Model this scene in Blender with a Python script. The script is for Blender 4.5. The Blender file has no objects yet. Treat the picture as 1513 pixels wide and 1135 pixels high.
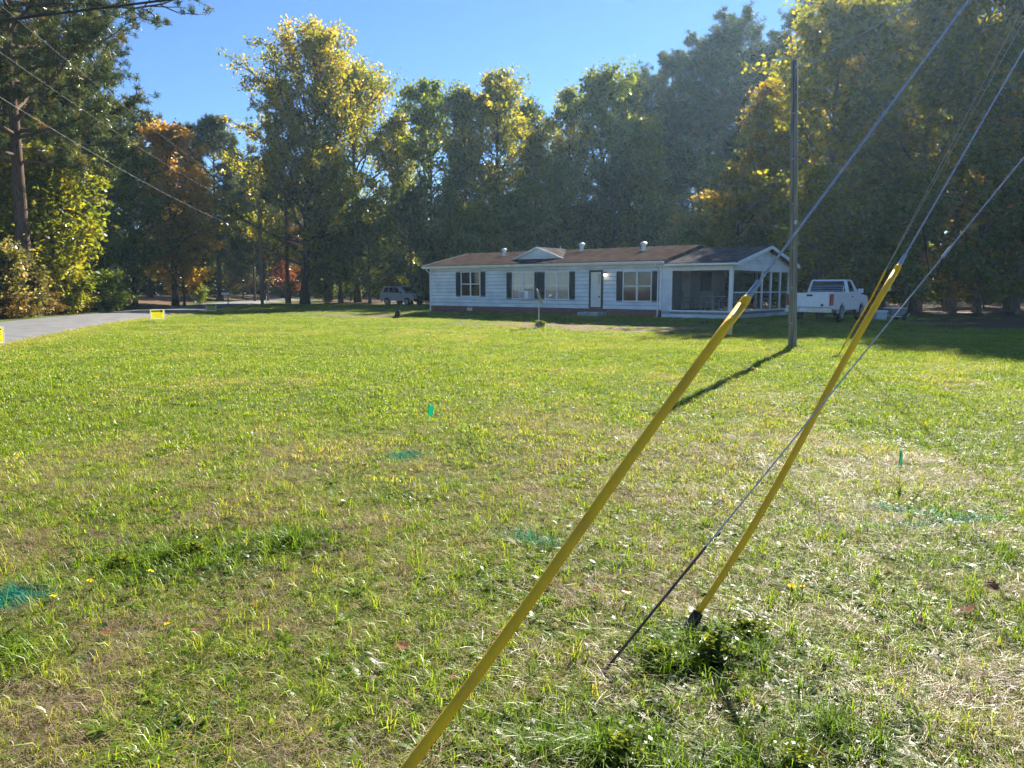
import bpy, math, random
import numpy as np
from mathutils import Vector, Matrix, noise as mnoise
R = math.radians
SC = bpy.context.scene
COL = SC.collection
random.seed(7)

# ------------------------------------------------------------------ camera, sky, sun, exposure
CAM_H = 1.6
cd = bpy.data.cameras.new('camera'); cam = bpy.data.objects.new('camera', cd); COL.objects.link(cam)
cd.sensor_width = 36; cd.lens = 36 * 1121 / 1513; cd.clip_start = 0.05; cd.clip_end = 3000
cam.location = (0, 0, CAM_H); cam.rotation_euler = (R(90 - 7.194), 0, 0)
SC.camera = cam
SUN_AZ, SUN_EL = R(27.0), R(32.0)
w = bpy.data.worlds.new('World'); SC.world = w; w.use_nodes = True
nt = w.node_tree; nt.nodes.clear()
sky = nt.nodes.new('ShaderNodeTexSky'); sky.sky_type = 'NISHITA'; sky.sun_disc = False
sky.sun_elevation = SUN_EL; sky.sun_rotation = SUN_AZ
sky.air_density = 1.0; sky.dust_density = 0.0; sky.ozone_density = 8.0; sky.altitude = 1200
bg = nt.nodes.new('ShaderNodeBackground'); bg.inputs[1].default_value = 0.05
wo = nt.nodes.new('ShaderNodeOutputWorld')
nt.links.new(sky.outputs[0], bg.inputs[0]); nt.links.new(bg.outputs[0], wo.inputs[0])
sl = bpy.data.lights.new('sun', 'SUN'); sl.energy = 5.0; sl.angle = R(0.53); sl.color = (1.0, 0.93, 0.82)
sun = bpy.data.objects.new('sun', sl); COL.objects.link(sun)
SUN_V = Vector((math.cos(SUN_EL) * math.sin(SUN_AZ), math.cos(SUN_EL) * math.cos(SUN_AZ), math.sin(SUN_EL)))
sun.rotation_euler = SUN_V.to_track_quat('Z', 'Y').to_euler()
sun.location = (20, 30, 40)
vs = SC.view_settings
vs.view_transform = 'Standard'; vs.look = 'None'; vs.gamma = 1; vs.use_curve_mapping = False
vs.exposure = 1.85
SC.cycles.max_bounces = 8; SC.cycles.transparent_max_bounces = 16
SC.cycles.diffuse_bounces = 3; SC.cycles.transmission_bounces = 4; SC.cycles.glossy_bounces = 3

# ------------------------------------------------------------------ helpers
def lin(c):
    return tuple(c) + (1.0,)

def new_mat(name):
    m = bpy.data.materials.new(name); m.use_nodes = True
    n = m.node_tree.nodes; n.clear()
    out = n.new('ShaderNodeOutputMaterial')
    return m, m.node_tree, out

def simple_mat(name, col, rough=0.6, metal=0.0, var=0.12, scale=6.0, bump=0.0, bscale=60.0, spec=0.5, dirt=None, stretch=None):
    """Principled with large and small noise on the colour and fine relief."""
    m, t, out = new_mat(name)
    b = t.nodes.new('ShaderNodeBsdfPrincipled')
    tc = t.nodes.new('ShaderNodeTexCoord')
    mp = t.nodes.new('ShaderNodeMapping'); t.links.new(tc.outputs['Object'], mp.inputs[0])
    if stretch: mp.inputs['Scale'].default_value = stretch
    nz = t.nodes.new('ShaderNodeTexNoise'); nz.inputs['Scale'].default_value = scale; nz.inputs['Detail'].default_value = 6
    t.links.new(mp.outputs[0], nz.inputs['Vector'])
    cr = t.nodes.new('ShaderNodeValToRGB')
    c0 = dirt if dirt else tuple(x * (1 - var * 1.6) for x in col)
    cr.color_ramp.elements[0].color = lin(c0); cr.color_ramp.elements[0].position = 0.28
    cr.color_ramp.elements[1].color = lin(tuple(min(1, x * (1 + var)) for x in col)); cr.color_ramp.elements[1].position = 0.62
    t.links.new(nz.outputs['Fac'], cr.inputs[0])
    t.links.new(cr.outputs[0], b.inputs['Base Color'])
    b.inputs['Roughness'].default_value = rough; b.inputs['Metallic'].default_value = metal
    b.inputs['Specular IOR Level'].default_value = spec
    if bump > 0:
        n2 = t.nodes.new('ShaderNodeTexNoise'); n2.inputs['Scale'].default_value = bscale; n2.inputs['Detail'].default_value = 4
        t.links.new(mp.outputs[0], n2.inputs['Vector'])
        bp = t.nodes.new('ShaderNodeBump'); bp.inputs['Strength'].default_value = bump; bp.inputs['Distance'].default_value = 0.02
        t.links.new(n2.outputs['Fac'], bp.inputs['Height']); t.links.new(bp.outputs[0], b.inputs['Normal'])
    t.links.new(b.outputs[0], out.inputs[0])
    return m

def leaf_mat(name, stops, trans=0.58, attr='tone', hue_var=0.10, gloss=0.03, tcol=(1.9, 1.6, 0.65)):
    """Foliage: colour by a per-leaf tone, diffuse and translucent."""
    m, t, out = new_mat(name)
    a = t.nodes.new('ShaderNodeAttribute'); a.attribute_name = attr
    oi = t.nodes.new('ShaderNodeObjectInfo')
    ma = t.nodes.new('ShaderNodeMath'); ma.operation = 'MULTIPLY_ADD'
    ma.inputs[1].default_value = hue_var * 2; ma.inputs[2].default_value = -hue_var
    t.links.new(oi.outputs['Random'], ma.inputs[0])
    ad = t.nodes.new('ShaderNodeMath'); ad.operation = 'ADD'; ad.use_clamp = True
    t.links.new(a.outputs['Fac'], ad.inputs[0]); t.links.new(ma.outputs[0], ad.inputs[1])
    cr = t.nodes.new('ShaderNodeValToRGB')
    el = cr.color_ramp.elements
    while len(el) < len(stops): el.new(0.5)
    for e, (p, c) in zip(el, stops): e.position = p; e.color = lin(c)
    t.links.new(ad.outputs[0], cr.inputs[0])
    d = t.nodes.new('ShaderNodeBsdfDiffuse'); t.links.new(cr.outputs[0], d.inputs[0])
    tr = t.nodes.new('ShaderNodeBsdfTranslucent')
    mu = t.nodes.new('ShaderNodeMix'); mu.data_type = 'RGBA'; mu.blend_type = 'MULTIPLY'; mu.inputs[0].default_value = 1
    mu.inputs[7].default_value = lin(tcol); t.links.new(cr.outputs[0], mu.inputs[6])
    t.links.new(mu.outputs[2], tr.inputs[0])
    mx = t.nodes.new('ShaderNodeMixShader'); mx.inputs[0].default_value = trans
    t.links.new(d.outputs[0], mx.inputs[1]); t.links.new(tr.outputs[0], mx.inputs[2])
    g = t.nodes.new('ShaderNodeBsdfGlossy'); g.inputs['Roughness'].default_value = 0.32
    m2 = t.nodes.new('ShaderNodeMixShader'); m2.inputs[0].default_value = gloss
    t.links.new(mx.outputs[0], m2.inputs[1]); t.links.new(g.outputs[0], m2.inputs[2])
    t.links.new(m2.outputs[0], out.inputs[0])
    return m

class MB:
    """Collects polygons, builds one mesh object."""
    def __init__(s): s.v = []; s.f = []
    def add(s, vs, fs):
        o = len(s.v); s.v += [tuple(p) for p in vs]; s.f += [tuple(i + o for i in f) for f in fs]; return s
    def box(s, x0, x1, y0, y1, z0, z1, M=None):
        p = [(x0,y0,z0),(x1,y0,z0),(x1,y1,z0),(x0,y1,z0),(x0,y0,z1),(x1,y0,z1),(x1,y1,z1),(x0,y1,z1)]
        if M is not None: p = [M @ Vector(q) for q in p]
        return s.add(p, [(0,3,2,1),(4,5,6,7),(0,1,5,4),(1,2,6,5),(2,3,7,6),(3,0,4,7)])
    def tube(s, pts, rad, n=8, cap=True):
        pts = [Vector(p) for p in pts]
        rs = rad if isinstance(rad, (list, tuple)) else [rad] * len(pts)
        vs, fs = [], []
        prev = None
        for i, p in enumerate(pts):
            d = (pts[min(i+1, len(pts)-1)] - pts[max(i-1, 0)]).normalized()
            if prev is None:
                u = d.cross(Vector((0, 0, 1)));
                if u.length < 1e-3: u = d.cross(Vector((1, 0, 0)))
            else:
                u = prev - d * prev.dot(d)
            u.normalize(); prev = u; v = d.cross(u)
            for k in range(n):
                a = 2 * math.pi * k / n
                vs.append(p + (u * math.cos(a) + v * math.sin(a)) * rs[i])
        for i in range(len(pts) - 1):
            for k in range(n):
                k2 = (k + 1) % n
                fs.append((i*n+k, i*n+k2, (i+1)*n+k2, (i+1)*n+k))
        if cap:
            fs.append(tuple(range(n-1, -1, -1))); fs.append(tuple((len(pts)-1)*n + k for k in range(n)))
        return s.add(vs, fs)
    def prism(s, poly, axis, a0, a1):
        """poly: 2D points; axis 'y' -> (x,z) extruded in y; 'x' -> (y,z) extruded in x; 'z' -> (x,y)."""
        n = len(poly)
        def P(p, a):
            return (p[0], a, p[1]) if axis == 'y' else (a, p[0], p[1]) if axis == 'x' else (p[0], p[1], a)
        vs = [P(p, a0) for p in poly] + [P(p, a1) for p in poly]
        fs = [tuple(range(n)), tuple(range(2*n-1, n-1, -1))] + [(i, (i+1) % n + 0, (i+1) % n + n, i + n) for i in range(n)]
        return s.add(vs, [f[::-1] for f in fs])
    def build(s, name, mat, parent=None, smooth=False, bevel=0.0, seg=2):
        me = bpy.data.meshes.new(name); me.from_pydata(s.v, [], s.f)
        import bmesh
        bm = bmesh.new(); bm.from_mesh(me); bmesh.ops.recalc_face_normals(bm, faces=bm.faces); bm.to_mesh(me); bm.free()
        me.update()
        if mat: me.materials.append(mat)
        if smooth: me.polygons.foreach_set('use_smooth', [True] * len(me.polygons))
        o = bpy.data.objects.new(name, me); COL.objects.link(o)
        if parent: o.parent = parent
        if bevel > 0:
            b = o.modifiers.new('bevel', 'BEVEL'); b.width = bevel; b.segments = seg; b.limit_method = 'ANGLE'; b.angle_limit = R(35)
        return o

def np_mesh(name, V, F, attrs=None):
    """V (n,3), F (m,k) numpy; attrs: dict of per-vertex floats."""
    me = bpy.data.meshes.new(name)
    n, (m, k) = len(V), F.shape
    me.vertices.add(n); me.vertices.foreach_set('co', np.ascontiguousarray(V, dtype=np.float32).ravel())
    me.loops.add(m * k); me.loops.foreach_set('vertex_index', np.ascontiguousarray(F, dtype=np.int32).ravel())
    me.polygons.add(m); me.polygons.foreach_set('loop_start', np.arange(0, m * k, k, dtype=np.int32))
    for a, d in (attrs or {}).items():
        at = me.attributes.new(a, 'FLOAT', 'POINT'); at.data.foreach_set('value', np.asarray(d, dtype=np.float32))
    me.update(calc_edges=True); me.validate()
    return me

def tag(o, label=None, cat=None, group=None, kind=None):
    if label: o['label'] = label
    if cat: o['category'] = cat
    if group: o['group'] = group
    if kind: o['kind'] = kind
    return o

def thing(name, loc, label, cat, rz=0.0, group=None):
    o = bpy.data.objects.new(name, None); COL.objects.link(o)
    o.empty_display_size = 0.2; o.location = loc; o.rotation_euler = (0, 0, rz)
    return tag(o, label, cat, group)

def copy_tree(o, parent=None):
    c = o.copy(); COL.objects.link(c); c.parent = parent
    for ch in o.children: copy_tree(ch, c)
    return c

def smooth01(a, b, x):
    t = np.clip((x - a) / (b - a), 0, 1); return t * t * (3 - 2 * t)

# value noise for numpy arrays
_rng0 = np.random.default_rng(3); _LAT = _rng0.random((256, 256))
def vnoise(x, y):
    xi, yi = np.floor(x).astype(int), np.floor(y).astype(int); fx, fy = x - xi, y - yi
    fx = fx*fx*(3-2*fx); fy = fy*fy*(3-2*fy)
    g = lambda i, j: _LAT[i % 256, j % 256]
    return (g(xi,yi)*(1-fx)+g(xi+1,yi)*fx)*(1-fy) + (g(xi,yi+1)*(1-fx)+g(xi+1,yi+1)*fx)*fy
def fbm(x, y, o=4):
    s, a, t = 0, 1, 0
    for i in range(o): s = s + a * vnoise(x * 2**i + 17*i, y * 2**i + 31*i); t += a; a *= 0.5
    return s / t

# house frame: front wall runs along HD, depth along HN
HA = math.atan2(-0.629, 0.777)
HO = np.array([-4.95, 46.7]); HD = np.array([0.777, -0.629]); HN = np.array([0.629, 0.777])
PAD = 0.2
ROAD_C = np.array([(-6, -60), (-9, -40), (-13.5, 0), (-17.3, 21), (-20.2, 30), (-22.3, 38), (-24.8, 53), (-27.6, 69), (-30.2, 85), (-34, 110), (-38, 160), (-47, 420)], float)
ROAD_W = 5.8
def road_x(y): return np.interp(y, ROAD_C[:, 1], ROAD_C[:, 0])
def road_dist(x, y):     # signed across-road distance from the centre line (right positive)
    return (x - road_x(y)) * 0.978

def house_uv(x, y):
    dx, dy = x - HO[0], y - HO[1]
    return dx * HD[0] + dy * HD[1], dx * HN[0] + dy * HN[1]

def ground_z(x, y):
    x = np.asarray(x, float); y = np.asarray(y, float)
    u, v = house_uv(x, y)
    ex = np.maximum(np.maximum(-u - 0.6, u - 21.5), 0); ey = np.maximum(np.maximum(-v - 0.8, v - 9), 0)
    pad = PAD * (1 - smooth01(0, 3.5, np.hypot(ex, ey)))
    rd = road_dist(x, y)
    bank = 0.5 * smooth01(4.2, 9, -rd) * smooth01(5, 25, y)
    und = (fbm(x * 0.22, y * 0.22, 3) - 0.5) * 0.16 * smooth01(3.2, 5.0, np.abs(rd))
    und = und * smooth01(4, 9, np.hypot(x, y)) + (fbm(x * 1.3 + 9, y * 1.3, 2) - 0.5) * 0.035 * smooth01(3.2, 4.5, np.abs(rd))
    mound = 0.10 * np.exp(-((x - 7.3)**2 + (y - 19.7)**2) / 1.0)
    return pad + bank + und * (1 - pad / PAD * 0.8) + mound
def gz(x, y): return float(ground_z(np.array([x]), np.array([y]))[0])

# ------------------------------------------------------------------ ground
def zones(x, y):
    """weights: litter (forest floor), dirt, straw verge"""
    u, v = house_uv(x, y); rd = road_dist(x, y)
    n1 = fbm(x * 0.35, y * 0.35, 4); n2 = fbm(x * 1.1 + 40, y * 1.1, 3)
    lit = smooth01(12, 17, v + (n1 - .5) * 8) * smooth01(-9, -2, u + (n1 - .5) * 10)
    lit = np.maximum(lit, smooth01(17, 24, v + (n1 - .5) * 10) * smooth01(2.5, 12, rd))
    lit = np.maximum(lit, smooth01(3.4, 5.2, -rd + (n2 - .5) * 2.0))
    lit = np.maximum(lit, smooth01(22, 28, u + (n1 - .5) * 6) * smooth01(-2, 5, v + (n1 - .5) * 6))
    dirt = smooth01(3.6, 1.6, np.abs(v + 6.4 + (n1 - .5) * 3)) * smooth01(5, 12, u) * smooth01(24, 20, u) * (0.8 + 0.2 * smooth01(.4, .6, n2))
    dirt = np.maximum(dirt, smooth01(1.6, .6, np.abs(v + 3.5 - u * 0.12 + (n1 - .5) * 2)) * smooth01(-4, -2.5, u + 3) * smooth01(-12, -9, u) * smooth01(2, -1, u) * .9)
    straw = smooth01(1.7, 0.2, np.abs(rd) - 2.95 + (n2 - .5) * 1.2) * (rd > 0)
    return lit, dirt, straw

def axis_pts(lo, hi, fine_lo, fine_hi, step, grow=1.18):
    a = list(np.arange(fine_lo, fine_hi + 1e-6, step))
    s = step; p = fine_hi
    while p < hi: s *= grow; p += s; a.append(p)
    s = step; p = fine_lo
    while p > lo: s *= grow; p -= s; a.insert(0, p)
    return np.array(a)
gx = axis_pts(-480, 480, -34, 34, 0.4); gy = axis_pts(-200, 620, 0, 80, 0.4)
GX, GY = np.meshgrid(gx, gy)
GZ = ground_z(GX, GY)
lit, dirt, straw = zones(GX, GY)
rdg = np.abs(road_dist(GX, GY))
GZ = GZ - 0.06 * smooth01(3.4, 2.9, rdg)          # the bed under the asphalt
nx, ny = len(gx), len(gy)
idx = np.arange(nx * ny).reshape(ny, nx)
F = np.stack([idx[:-1, :-1], idx[:-1, 1:], idx[1:, 1:], idx[1:, :-1]], -1).reshape(-1, 4)
me = np_mesh('ground', np.stack([GX, GY, GZ], -1).reshape(-1, 3), F, {'litter': lit.ravel(), 'dirt': dirt.ravel(), 'straw': straw.ravel()})
me.polygons.foreach_set('use_smooth', [True] * len(me.polygons))
ground = bpy.data.objects.new('ground', me); COL.objects.link(ground); tag(ground, kind='structure')

def ground_mat():
    m, t, out = new_mat('ground')
    L = t.links.new
    g = t.nodes.new('ShaderNodeNewGeometry')
    def noise(scale, detail=6, off=0):
        n = t.nodes.new('ShaderNodeTexNoise'); n.inputs['Scale'].default_value = scale; n.inputs['Detail'].default_value = detail
        mp = t.nodes.new('ShaderNodeMapping'); mp.inputs['Location'].default_value = (off, off * .7, 0)
        L(g.outputs['Position'], mp.inputs[0]); L(mp.outputs[0], n.inputs['Vector']); return n.outputs['Fac']
    def ramp(fac, *st):
        cr = t.nodes.new('ShaderNodeValToRGB'); el = cr.color_ramp.elements
        while len(el) < len(st): el.new(.5)
        for e, (p, c) in zip(el, st): e.position = p; e.color = lin(c)
        L(fac, cr.inputs[0]); return cr.outputs[0]
    def mix(fac, a, b):
        x = t.nodes.new('ShaderNodeMix'); x.data_type = 'RGBA'
        if isinstance(fac, float): x.inputs[0].default_value = fac
        else: L(fac, x.inputs[0])
        L(a, x.inputs[6]); L(b, x.inputs[7]); return x.outputs[2]
    def attr(n):
        a = t.nodes.new('ShaderNodeAttribute'); a.attribute_name = n; return a.outputs['Fac']
    lawn = ramp(noise(28, 8), (.3, (.030, .036, .010)), (.5, (.060, .075, .014)), (.68, (.12, .105, .045)))
    green = ramp(noise(55, 5, 9), (.3, (.045, .075, .010)), (.7, (.12, .16, .022)))
    lawn = mix(ramp(noise(.55, 5, 3), (.38, (0, 0, 0)), (.6, (1, 1, 1))), lawn, green)
    litter = ramp(noise(22, 8, 5), (.3, (.035, .024, .014)), (.5, (.10, .062, .034)), (.66, (.21, .13, .07)))
    dirtc = ramp(noise(9, 8, 12), (.3, (.10, .06, .037)), (.65, (.21, .135, .085)))
    strawc = ramp(noise(34, 6, 2), (.3, (.13, .10, .045)), (.65, (.34, .27, .13)))
    c = mix(attr('straw'), lawn, strawc)
    c = mix(attr('dirt'), c, dirtc)
    c = mix(attr('litter'), c, litter)
    b = t.nodes.new('ShaderNodeBsdfPrincipled'); b.inputs['Roughness'].default_value = .95; b.inputs['Specular IOR Level'].default_value = .15
    L(c, b.inputs['Base Color'])
    bp = t.nodes.new('ShaderNodeBump'); bp.inputs['Strength'].default_value = .8; bp.inputs['Distance'].default_value = .04
    L(noise(45, 8, 1), bp.inputs['Height']); L(bp.outputs[0], b.inputs['Normal'])
    L(b.outputs[0], out.inputs[0])
    return m
ground.data.materials.append(ground_mat())

# ------------------------------------------------------------------ road
def road():
    ys = np.concatenate([np.arange(-60, 130, 1.0), np.arange(130, 420, 12.0)])
    cx = road_x(ys)
    k = np.ones(9) / 9; cxs = np.convolve(np.pad(cx, 4, mode='edge'), k, 'valid')
    ux = np.linspace(-1, 1, 9)
    rng = np.random.default_rng(5)
    X = cxs[:, None] + ux[None, :] * ROAD_W / 2
    edge = (np.abs(ux) > .99)
    X = X + edge[None, :] * (fbm(ys * .7, ys * 0 + 3, 3)[:, None] - .5) * .5 * np.sign(ux)[None, :]
    Y = np.repeat(ys[:, None], 9, 1)
    Z = 0.02 + 0.05 * (1 - ux[None, :]**2) + np.zeros_like(X) + (-0.05) * edge[None, :]
    i = np.arange(X.size).reshape(X.shape)
    F = np.stack([i[:-1, :-1], i[:-1, 1:], i[1:, 1:], i[1:, :-1]], -1).reshape(-1, 4)
    me = np_mesh('road', np.stack([X, Y, Z], -1).reshape(-1, 3), F)
    me.polygons.foreach_set('use_smooth', [True] * len(me.polygons))
    o = bpy.data.objects.new('road', me); COL.objects.link(o); tag(o, kind='structure')
    me.materials.append(simple_mat('asphalt', (.115, .115, .115), .9, var=.22, scale=1.3, bump=.5, bscale=90))
road()

# ------------------------------------------------------------------ trees
BARK = simple_mat('bark', (.085, .066, .05), .95, var=.35, scale=5, bump=.9, bscale=22, spec=.1, stretch=(3, 3, .6))
BARKP = simple_mat('pine_bark', (.11, .075, .055), .95, var=.35, scale=5, bump=.9, bscale=18, spec=.1, stretch=(3, 3, .6))
BARKG = simple_mat('grey_bark', (.17, .15, .125), .95, var=.3, scale=4, bump=.7, bscale=20, spec=.1, stretch=(3, 3, .6))
LEAF = {
 'green': leaf_mat('leaf_green', [(.0, (.055, .095, .018)), (.5, (.115, .170, .024)), (.9, (.20, .25, .032)), (1, (.30, .27, .04))]),
 'yellowgreen': leaf_mat('leaf_yellow_green', [(.0, (.07, .11, .014)), (.45, (.17, .20, .022)), (.8, (.30, .28, .03)), (1, (.42, .31, .035))]),
 'gold': leaf_mat('leaf_gold', [(.0, (.10, .12, .018)), (.4, (.26, .22, .028)), (.8, (.42, .29, .035)), (1, (.46, .24, .045))]),
 'orange': leaf_mat('leaf_orange', [(.0, (.16, .155, .025)), (.32, (.30, .23, .04)), (.62, (.37, .25, .06)), (1, (.38, .19, .07))], hue_var=.03),
 'red': leaf_mat('leaf_red', [(.0, (.09, .035, .02)), (.5, (.19, .055, .04)), (1, (.30, .10, .07))]),
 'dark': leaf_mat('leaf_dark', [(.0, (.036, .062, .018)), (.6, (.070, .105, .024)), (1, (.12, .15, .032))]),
 'pale': leaf_mat('leaf_pale', [(.0, (.05, .07, .02)), (.4, (.13, .14, .05)), (.8, (.26, .21, .11)), (1, (.34, .22, .13))]),
 'brush': leaf_mat('leaf_brush', [(.0, (.05, .06, .015)), (.4, (.12, .09, .035)), (.8, (.20, .12, .05)), (1, (.26, .15, .08))]),
 'pine': leaf_mat('pine_needles', [(.0, (.030, .055, .022)), (.6, (.070, .105, .036)), (.93, (.12, .14, .045)), (1, (.24, .16, .06))], trans=.3),
}

def unit(v): return v / (np.linalg.norm(v, axis=-1, keepdims=True) + 1e-9)

def leaf_quads(C, size, rng, tone, flat=0.35):
    """diamond leaves centred at C (n,3)"""
    n = len(C)
    nrm = unit(rng.normal(size=(n, 3)) + np.array([0, 0, flat]))
    a = unit(np.cross(nrm, rng.normal(size=(n, 3)))); b = np.cross(nrm, a)
    s = size * (0.6 + 0.8 * rng.random((n, 1)))
    V = np.stack([C - a*s*.55, C + b*s*.36 - a*s*.05, C + a*s*.6, C - b*s*.36 - a*s*.05], 1).reshape(-1, 3)
    F = np.arange(4 * n).reshape(n, 4)
    return V, F, np.repeat(tone, 4)

def branch_path(p0, d0, length, n, rng, wob, lift):
    pts = [np.array(p0)]; d = unit(np.array(d0, float)); step = length / n
    for i in range(n):
        d = unit(d + rng.normal(size=3) * wob + np.array([0, 0, lift])); pts.append(pts[-1] + d * step)
    return pts

def make_tree(seed, H, tr, base, width, kind, n_limb, n_sub, n_clu, leaves, leaf, crad, lean=(0, 0), shape='oval', up=.45, tone_top=0.0, needle=False, fork=0):
    """Returns (trunk mesh, crown mesh). Trunk, limbs and twigs; leaves gather at the twigs."""
    rng = np.random.default_rng(seed)
    mb = MB(); CL = []; sz = 1.0 if H > 1 else H / 3.5
    nt_ = 12
    tp = [np.array([0, 0, -.3 * sz])]
    for i in range(1, nt_ + 1):
        f = i / nt_
        tp.append(np.array([lean[0]*f**1.4 + rng.normal()*.12*f*tr/.3, lean[1]*f**1.4 + rng.normal()*.12*f*tr/.3, H * .95 * f]))
    rad = [tr * (1.45 if i == 0 else 1.0) * (1 - .93 * (i / nt_)**.9) + .015 * sz for i in range(nt_ + 1)]
    mb.tube(tp, rad, 9)
    def tpos(z):
        f = np.clip(z / (H * .95), 0, 1) * nt_; i = min(int(f), nt_ - 1); return tp[i] + (tp[i+1] - tp[i]) * (f - i)
    for k in range(n_limb):
        f = (k + rng.random()) / n_limb
        z = base + (H * .97 - base) * f ** (.85 if shape != 'pine' else 1.0)
        q = (z - base) / (H - base)
        if shape == 'oval': prof = (math.sin(math.pi * min(1, .16 + .84 * q))) ** .6
        elif shape == 'cone': prof = 1.02 - q * .85
        elif shape == 'vase': prof = .35 + .75 * math.sin(math.pi * min(1, .05 + q * .9)) ** .8
        elif shape == 'pine': prof = max(.25, math.sin(math.pi * (.22 + .74 * q)))
        elif shape == 'column': prof = .75 if q < .7 else .75 * (1 - (q - .7) / .36)
        az = k * 2.39996 + rng.normal() * .35
        ln = width * prof * (.5 + .72 * rng.random())
        el = (up + .55 * q + rng.normal() * .15) if shape != 'pine' else (.02 + .55 * q + rng.normal() * .14)
        d = np.array([math.cos(az) * math.cos(el), math.sin(az) * math.cos(el), math.sin(el)])
        p0 = tpos(z - (0.12 if shape == 'pine' else .2) * ln)
        path = branch_path(p0, d, ln, 6, rng, .13, -.02 if shape != 'pine' else .05)
        r0 = min(tr * .42, .018 + ln * .016) * (1 - .5 * q)
        mb.tube(path, [r0 * (1 - .85 * i / 6) + .008 * sz for i in range(7)], 5, False)
        for j in range(n_sub):
            g = .28 + .72 * (j + rng.random()) / n_sub
            ii = min(int(g * 6), 5); sp = path[ii] + (path[ii+1] - path[ii]) * (g * 6 - ii)
            dd = unit(path[ii+1] - path[ii]) + rng.normal(size=3) * .75; dd[2] += .15
            sl_ = ln * (.18 + .26 * rng.random()) * (1.15 - .5 * g) + .25 * sz
            sub = branch_path(sp, dd, sl_, 3, rng, .22, .05)
            mb.tube(sub, [r0*.32 + .006*sz, r0*.24 + .005*sz, r0*.15 + .004*sz, .004*sz], 3, False)
            for c in range(n_clu):
                h = (c + .6 + .5 * rng.random()) / n_clu * 3; hi = min(int(h), 2)
                CL.append(sub[hi] + (sub[hi+1] - sub[hi]) * min(h - hi, 1.2) + rng.normal(size=3) * .12 * sz)
        CL.append(path[-1])
    CL = np.array(CL); n = len(CL)
    ctone = rng.normal(size=n) * .20
    if needle:
        m = leaves
        C = np.repeat(CL, m, 0); base_d = unit(rng.normal(size=(n, 3)) * .6 + np.array([0, 0, .6]))
        d = unit(rng.normal(size=(n * m, 3)) + np.repeat(base_d, m, 0) * .7)
        L_ = leaf * (.7 + .6 * rng.random((n * m, 1)))
        st = C + rng.normal(size=(n * m, 3)) * crad * .45
        sd = unit(np.cross(d, rng.normal(size=(n * m, 3)))) * leaf * .085
        V = np.stack([st - sd, st + sd, st + d * L_], 1).reshape(-1, 3); Fc = np.arange(3 * n * m).reshape(-1, 3)
        tone = np.clip(.45 + np.repeat(ctone, m) + rng.normal(size=n * m) * .18, 0, 1); tone = np.repeat(tone, 3)
    else:
        m = leaves
        C = np.repeat(CL, m, 0) + rng.normal(size=(n * m, 3)) * crad * np.array([1, 1, .75])
        hgt = C[:, 2] / H
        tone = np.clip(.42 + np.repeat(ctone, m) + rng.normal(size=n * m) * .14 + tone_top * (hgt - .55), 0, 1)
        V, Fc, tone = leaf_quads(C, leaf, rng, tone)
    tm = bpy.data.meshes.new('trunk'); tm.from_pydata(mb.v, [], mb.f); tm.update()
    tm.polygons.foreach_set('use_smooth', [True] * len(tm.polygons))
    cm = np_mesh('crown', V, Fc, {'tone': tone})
    tm.materials.append(None); cm.materials.append(None)
    return tm, cm

STEMG = simple_mat('weed_stem', (.10, .13, .04), .8, var=.2)
PROTO = {}
def proto(name, *a, **k): PROTO[name] = make_tree(*a, **k)
#              seed  H   tr  base width kind nl ns nc leaves leaf crad
proto('oak',    11, 20, .28, 2.2, 6.6, '', 50, 8, 3, 14, .26, .30)
proto('maple',  12, 18, .24, 1.6, 6.0, '', 48, 8, 3, 14, .24, .29, shape='oval', up=.6)
proto('gum',    13, 22, .26, 3.0, 6.2, '', 56, 8, 3, 13, .25, .30, shape='column', up=.65)
proto('birchy', 14, 17, .20, 1.2, 5.6, '', 44, 7, 3, 13, .24, .31, shape='cone', up=.5)
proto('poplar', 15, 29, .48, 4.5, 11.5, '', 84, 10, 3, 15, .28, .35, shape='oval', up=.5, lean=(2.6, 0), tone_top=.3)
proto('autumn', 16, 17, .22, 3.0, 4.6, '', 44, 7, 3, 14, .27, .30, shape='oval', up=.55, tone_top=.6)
proto('under',  17, 9, .12, 1.2, 3.4, '', 30, 7, 3, 14, .24, .27, shape='oval', up=.3)
proto('pine',   18, 26, .34, 11.5, 5.6, '', 50, 11, 3, 34, .34, .20, shape='pine', needle=True)
proto('bigpine', 19, 28, .42, 9.0, 8.2, '', 66, 18, 3, 40, .32, .20, shape='pine', needle=True)
proto('roundpine', 20, 22, .32, 5.0, 6.2, '', 64, 15, 3, 34, .38, .24, shape='pine', needle=True)
proto('bush',   21, 2.6, .04, .15, 1.7, '', 26, 6, 2, 22, .13, .20, shape='oval', up=.7)
proto('weed',   23, .26, .006, .01, .22, '', 26, 5, 2, 4, .034, .014, shape='oval', up=.6)
proto('thicket', 22, 5.5, .07, .3, 2.6, '', 34, 6, 3, 20, .20, .34, shape='oval', up=.7)

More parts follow.
